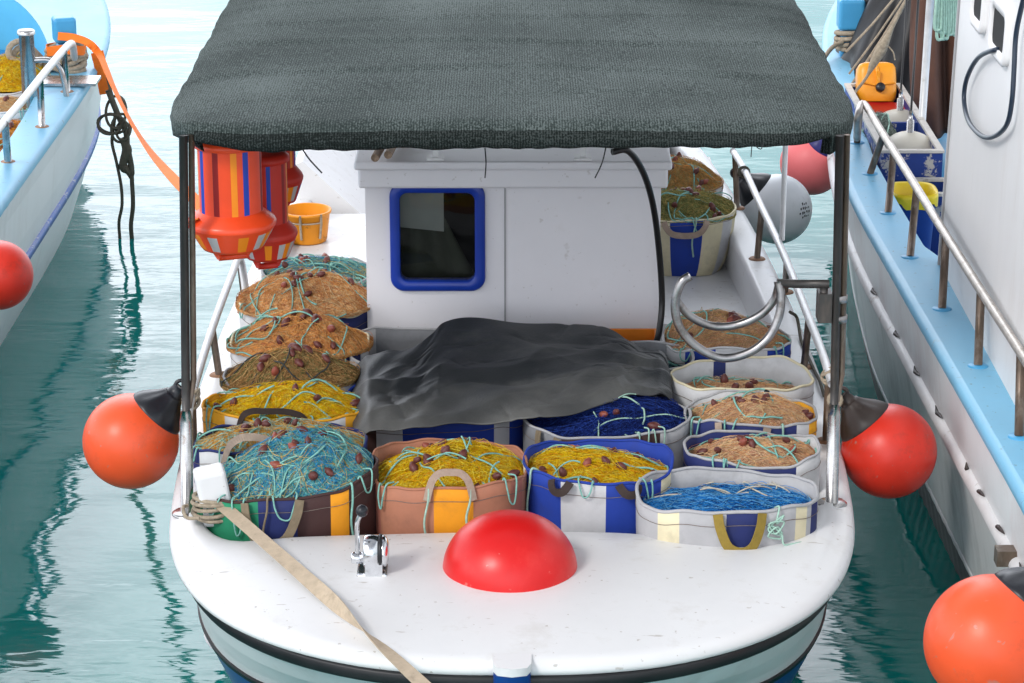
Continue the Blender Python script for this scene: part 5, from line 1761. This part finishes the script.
# grey mesh heap beside them
c = at(874, 150, 1.13)
class _B: pass
B2 = _B(); B2.cx, B2.cy, B2.zr, B2.rx, B2.ry, B2.n, B2.ca, B2.sa = 1.875, 12.85, 1.09, .085, .32, 2.2, 1, 0
net(B2, 'grey green net bundled beside the ivory floats', ['grey', 'greyd', 'grey'], .10, 0, 1.0, flow=1.5, curl=1.2, n=500, L=.25, floats=0, ropes=5, rmat=M_tealp, seed=401, group='nets in the well')

# bin with a yellow liner
c = atY(912, 192, 12.02)
rb_ = empty('waste_bin', (1.885, 11.82, .735), 'blue bin lined with a yellow bag inside the light blue gunwale', 'bin')
bx_, by_ = 1.888, 11.82
zt_ = 1.10
def rsq(r, z, k=1.0, w=0.0):
    return [Vector((bx_ + r * k * sup(2 * pi * i / 48, 3.2)[0], by_ + r * 1.15 * k * sup(2 * pi * i / 48, 3.2)[1], z + w * sin(5 * 2 * pi * i / 48) + w * .6 * sin(11 * 2 * pi * i / 48))) for i in range(48)]
m = MB()
m.grid([rsq(.085, .735), rsq(.105, zt_)], 0, True, True)
m.build('bin_body', M_bbin, rb_)
m = MB()
m.grid([rsq(.112, zt_ - .05, 1, .012), rsq(.113, zt_ - .01), rsq(.110, zt_ + .012), rsq(.098, zt_ + .004), rsq(.085, zt_ - .12)], 0, True, True)
m.build('bin_liner', M_ybag, rb_)
m = MB()
m.add(rsq(.084, zt_ - .10), [tuple(range(48))], 0, False)
for k in range(14):
    q = Vector((bx_ + rs.uniform(-.05, .05), by_ + rs.uniform(-.06, .06), zt_ - .09))
    m.lathe([(max(.001, .02 * sin(t)), .018 - .018 * cos(t)) for t in np.linspace(0, pi, 7)], q, axis=(rs.uniform(-1, 1), rs.uniform(-1, 1), 1), n=8)
m.build('bin_contents', NM['peachd'], rb_)
# jerry can on a red basin
jb = atY(876, 103, 13.62)
root = empty('jerry_can', (jb.x, 13.62, jb.z), 'yellow orange jerry can with a black cap, before the black sheeting', 'can')
m = MB()
W, Hh, T = .105, .215, .075
rt = Matrix.Rotation(R(-22), 3, 'X')
def J(x, y, z): return Vector((jb.x, 13.62, jb.z)) + rt @ Vector((x, y, z))
lay = [(0, .85), (.02, .97), (.05, 1), (.15, 1), (.185, .97), (.205, .86), (.215, .6), (.217, .01)]
m.grid([[J(sup(2 * pi * i / 64, 4.5)[0] * W * k, sup(2 * pi * i / 64, 4.5)[1] * T * k, z) for i in range(64)] for z, k in lay], 0, True, True)
m.box(tuple(J(-.01, -T - .012, .10)), tuple(J(.01, -T + .01, .17)))
m.build('can_body', M_can, root)
m = MB()
m.tube([J(-.005, -T, .185), J(-.005, -T - .014, .165), J(0, -T - .014, .10), J(0, -T, .085)], .010, 10)
m.tube([J(-.085, -T - .004, .10), J(-.02, -T - .004, .085), J(.09, -T - .004, .095)], .006, 8)
m.build('can_handle', M_can, root)
m = MB()
m.lathe([(.001, .03), (.022, .03), (.025, .024), (.025, 0), (.02, 0)], J(.012, -T + .004, .07), axis=rt @ Vector((0, -1, .1)), n=24)
m.build('can_cap', M_neckk, root)
m = MB()
q = Vector((jb.x + .012, 13.44, jb.z - .085))
m.lathe([(.001, 0), (.12, 0), (.14, .05), (.145, .10), (.135, .105), (.11, .095), (.001, .09)], q, n=40)
tag(m.build('basin', M_redpl), 'red plastic basin under the yellow orange jerry can', 'basin')

# black sheeting pile
m = MB()
P = []
bc = atY(888, 116, 14.55)
for j in range(30):
    t = j / 29
    row = []
    for i in range(72):
        a = 2 * pi * i / 72
        w = (1 - t) ** .45 * .36 + .02 * (1 - t)
        w *= 1 + .10 * sin(5 * a + 3 * t) + .06 * sin(9 * a - 5 * t)
        row.append(Vector((bc.x - .02 + .12 * t + w * 1.0 * cos(a), 14.7 + w * 1.3 * sin(a), .74 + .92 * t + .03 * sin(3 * a) * (1 - t))))
    P.append(row)
m.grid(P, 0, True, True)
tag(m.build('sheeting', M_bksheet), 'heap of black sheeting behind the yellow orange jerry can', 'sheeting')
m = MB()
m.box((2.0, 15.35, .735), (2.5, 15.7, 1.40))
tag(bevel(m.build('fish_box', M_white), .03, 3), 'white box standing behind the heap of black sheeting', 'box')

# brown hanging cloth, pole, rope hank
m = MB()
P = []
for j in range(40):
    v = j / 39
    row = []
    for i in range(36):
        u = i / 35
        z = 2.55 - 1.72 * v
        x = 2.14 + .40 * u + .05 * v * (1 - u) + .02 * sin(6 * v + 3 * u) + .04 * v * v
        y = 13.9 + .05 * sin(13 * u + 2 * v) + .03 * sin(23 * u + 4 * v) + .05 * v
        row.append(Vector((x, y, z)))
    P.append(row)
m.grid(P)
o = m.build('hanging_cloth', M_brownc)
o.modifiers.new('thickness', 'SOLIDIFY').thickness = .006
tag(o, 'brown sailcloth hanging in folds beside the white wheelhouse wall', 'cloth')
c = atY(921, 116, 13.0)
m = MB()
m.tube([Vector((c.x, 13.0, .74)), Vector((c.x + .03, 13.0, 2.6))], .02, 12)
tag(m.build('mast_pole', M_railw), 'thin white metal pole standing before the brown sailcloth', 'pole')
root = empty('rope_hank', atY(945, 0, 10.9), 'pale green rope hank hanging beside the white wheelhouse corner', 'rope')
for k in range(9):
    m = MB()
    px = 936 + k * 2.3
    bot_ = 24 + 9 * abs(sin(k * 1.7)) + (k < 4) * 3
    m.tube(spline([atY(px + 2, -30, 10.86 + .012 * k), atY(px, 5, 10.86 + .012 * k), atY(px - 1.5, bot_, 10.86 + .012 * k), atY(px + 2.5, bot_ + 3, 10.87 + .012 * k), atY(px + 5, bot_ - 4, 10.88 + .012 * k), atY(px + 5, -30, 10.88 + .012 * k)], 5), .007, 8)
    m.build('rope_turn', M_tealp, root)

p = atY(945, -28, 10.92)
m = MB()
m.tube([Vector((1.93, 10.66, p.z)), Vector((p.x - .05, 10.92, p.z)), Vector((p.x - .07, 10.95, p.z + .04))], .009, 8)
m.build('hook', M_steel, root)

# cable on the wall
m = MB()
pts = [(1004, 50, .02), (994, 50, -.03), (978, 58, -.03), (967, 78, -.03), (964, 100, -.03), (969, 122, -.03), (982, 136, -.03), (995, 136, -.03), (1007, 124, -.03), (1012, 100, -.03), (1014, 70, -.03), (1016, 35, -.03), (1022, 5, -.03), (1030, -25, -.03)]
def onwall(px, py, d):
    # point of the wheelhouse wall seen there
    X = 1.845
    for _ in range(6):
        dd = (X + d) * F / (px - 512)
        v = (py - 341.5) / F
        p = Vector(((px - 512) / F * dd, dd * (CT - v * ST), HC - dd * (ST + v * CT)))
        X = wx(p.z, p.y)
    return p
m.tube(spline([onwall(*p) for p in pts], 8), .0095, 10)
tag(m.build('cable', M_cable), 'dark blue cable looping down the white wheelhouse wall from its window', 'cable')

# rigging lines over the sheeting
for k, (a, b_, r, lb) in enumerate((((846, 52), (898, -6), .007, 'grey mooring line slanting up from the bollard rope, outermost of four'), ((849, 74), (906, -6), .006, 'thin grey line slanting up in front of black sheeting'),
                                  ((852, 84), (912, -10), .008, 'grey line slanting up just above the frayed rope'))):
    m = MB()
    p, q = atY(*a, 13.9), atY(*b_, 13.9)
    m.tube([p, p.lerp(q, .5) + Vector((0, 0, -.01)), q, q + (q - p) * .6], r, 8)
    tag(m.build('mooring_line', M_rope), lb, 'line')
m = MB()
m.tube(spline([atY(855, 92, 13.4), atY(866, 78, 13.4), atY(874, 62, 13.4), atY(882, 48, 13.4), atY(890, 32, 13.4), atY(902, 8, 13.4), atY(918, -22, 13.4)], 4), [.008] * 5 + [.009, .014, .02, .024, .026, .028, .03, .03, .026, .022, .018, .014] + [.01] * 8, 9)
m.tube(spline([atY(887, 45, 13.4), atY(893, 52, 13.38), atY(895, 60, 13.38)], 4), .004, 6)
tag(m.build('rope', M_rope), 'frayed knotted grey rope slanting over the yellow orange jerry can', 'rope')

# ================================================================== WATER
m = MB()
m.add([(-400, -60, 0), (400, -60, 0), (400, 900, 0), (-400, 900, 0)], [(0, 1, 2, 3)], 0, False)
wm = bpy.data.materials.new('harbour_water')
wm.use_nodes = True
nt = wm.node_tree
N, L = nt.nodes, nt.links
b_ = N['Principled BSDF']
b_.inputs['Roughness'].default_value = .015
b_.inputs['IOR'].default_value = 1.32
b_.inputs['Specular IOR Level'].default_value = .5
b_.inputs['Base Color'].default_value = (.0, .195, .175, 1)
tc = N.new('ShaderNodeTexCoord')


def wnoise(scale, sx, sy, det, amp, rough=.5, rz=0, dist=0):
    mp = N.new('ShaderNodeMapping')
    mp.inputs['Scale'].default_value = (sx, sy, 1)
    mp.inputs['Rotation'].default_value = (0, 0, R(rz))
    L.new(tc.outputs['Object'], mp.inputs['Vector'])
    n = N.new('ShaderNodeTexNoise')
    n.inputs['Scale'].default_value = scale
    n.inputs['Detail'].default_value = det
    n.inputs['Roughness'].default_value = rough
    n.inputs['Distortion'].default_value = dist
    L.new(mp.outputs['Vector'], n.inputs['Vector'])
    q = N.new('ShaderNodeMath'); q.operation = 'MULTIPLY'
    L.new(n.outputs['Fac'], q.inputs[0]); q.inputs[1].default_value = amp
    return q.outputs[0]


def add(a, c):
    q = N.new('ShaderNodeMath'); q.operation = 'ADD'
    L.new(a, q.inputs[0]); L.new(c, q.inputs[1])
    return q.outputs[0]


calm = N.new('ShaderNodeMapRange')                    # ruffled and calm patches
calm.inputs['From Min'].default_value = .38; calm.inputs['From Max'].default_value = .62
calm.inputs['To Min'].default_value = .35; calm.inputs['To Max'].default_value = 1.25
L.new(wnoise(.55, .8, 1.1, 2, 1.0, rz=20, dist=1.0), calm.inputs['Value'])
fine = N.new('ShaderNodeMath'); fine.operation = 'MULTIPLY'
L.new(add(wnoise(2.6, .6, 1.5, 2, .0085, rz=-12, dist=.6), wnoise(10, .6, 1.8, 2, .0021, rz=10, dist=.4)), fine.inputs[0])
L.new(calm.outputs['Result'], fine.inputs[1])
h = add(wnoise(.75, .6, 1.3, 1, .042, rz=8), fine.outputs[0])
bp = N.new('ShaderNodeBump')
bp.inputs['Strength'].default_value = 1
bp.inputs['Distance'].default_value = 1.0
L.new(h, bp.inputs['Height'])
L.new(bp.outputs['Normal'], b_.inputs['Normal'])
o = m.build('water', wm)
tag(o, kind='structure')

# ================================================================== SKY AND SUN
w = bpy.data.worlds.new('World')
SC.world = w
w.use_nodes = True
nt = w.node_tree
N, L = nt.nodes, nt.links
bg = N['Background']
LOW, HIGH = 22.5, 4.2
GAZ, GEL, GLOW, GK = -10, 33, 42.0, 15.0
SUN_EL, SUN_AZ = 40, 222           # azimuth clockwise from +Y seen from above: behind the camera, to its left
sky = N.new('ShaderNodeTexSky')
sky.sky_type = 'NISHITA'
sky.sun_disc = False
sky.sun_elevation = R(SUN_EL)
sky.sun_rotation = R(SUN_AZ)
tc = N.new('ShaderNodeTexCoord')
mp = N.new('ShaderNodeMapping')
mp.inputs['Scale'].default_value = (1.0, 1.0, 2.2)
mp.inputs['Location'].default_value = (.35, 0, .1)
L.new(tc.outputs['Generated'], mp.inputs['Vector'])
cn = N.new('ShaderNodeTexNoise')
cn.inputs['Scale'].default_value = 2.6
cn.inputs['Detail'].default_value = 7
cn.inputs['Roughness'].default_value = .55
L.new(mp.outputs['Vector'], cn.inputs['Vector'])
cr = N.new('ShaderNodeMapRange')
cr.inputs['From Min'].default_value = .40
cr.inputs['From Max'].default_value = .56
cr.inputs['To Min'].default_value = .45
cr.inputs['To Max'].default_value = 1.0
L.new(cn.outputs['Fac'], cr.inputs['Value'])
# cloud deck: dimmer overhead than low down, glow added ahead to brighten water
def wmath(op, a, c=None):
    q = N.new('ShaderNodeMath'); q.operation = op
    for k, x in enumerate((a, c)):
        if x is None: continue
        if isinstance(x, (int, float)): q.inputs[k].default_value = x
        else: L.new(x, q.inputs[k])
    return q.outputs[0]


sep = N.new('ShaderNodeSeparateXYZ')
L.new(tc.outputs['Generated'], sep.inputs['Vector'])
el = N.new('ShaderNodeMapRange'); el.interpolation_type = 'SMOOTHSTEP'
el.inputs['From Min'].default_value = .25; el.inputs['From Max'].default_value = .80
el.inputs['To Min'].default_value = LOW; el.inputs['To Max'].default_value = HIGH
L.new(sep.outputs['Z'], el.inputs['Value'])
gd = Vector((sin(R(GAZ)) * cos(R(GEL)), cos(R(GAZ)) * cos(R(GEL)), sin(R(GEL))))
dp = N.new('ShaderNodeVectorMath'); dp.operation = 'DOT_PRODUCT'
L.new(tc.outputs['Generated'], dp.inputs[0]); dp.inputs[1].default_value = gd
gl_ = wmath('MULTIPLY', wmath('EXPONENT', wmath('MULTIPLY', wmath('SUBTRACT', dp.outputs['Value'], 1.0), GK)), GLOW)
tot = wmath('ADD', el.outputs['Result'], gl_)
cc = N.new('ShaderNodeCombineColor')
for s_, k in (('Red', .95), ('Green', .99), ('Blue', 1.07)):
    L.new(wmath('MULTIPLY', tot, k), cc.inputs[s_])
mx = N.new('ShaderNodeMix'); mx.data_type = 'RGBA'
L.new(cr.outputs['Result'], mx.inputs['Factor'])
L.new(sky.outputs['Color'], mx.inputs['A'])
L.new(cc.outputs['Color'], mx.inputs['B'])
L.new(mx.outputs['Result'], bg.inputs['Color'])
bg.inputs['Strength'].default_value = .1

sd = bpy.data.lights.new('sun', 'SUN')
sd.energy = 1.5
sd.angle = R(13)
sd.color = (1, .97, .93)
so = bpy.data.objects.new('sun', sd)
COL.objects.link(so)
az = R(SUN_AZ)
dirv = Vector((sin(az) * cos(R(SUN_EL)), cos(az) * cos(R(SUN_EL)), sin(R(SUN_EL))))
so.rotation_euler = dirv.to_track_quat('Z', 'Y').to_euler()
so.location = dirv * 30

vs_ = SC.view_settings
SC.display_settings.display_device = 'sRGB'
vs_.view_transform = 'Standard'
vs_.look = 'None'
vs_.exposure = 0.17
vs_.gamma = 1.0
vs_.use_curve_mapping = False
SC.cycles.max_bounces = 8
SC.cycles.diffuse_bounces = 2
SC.cycles.use_denoising = True
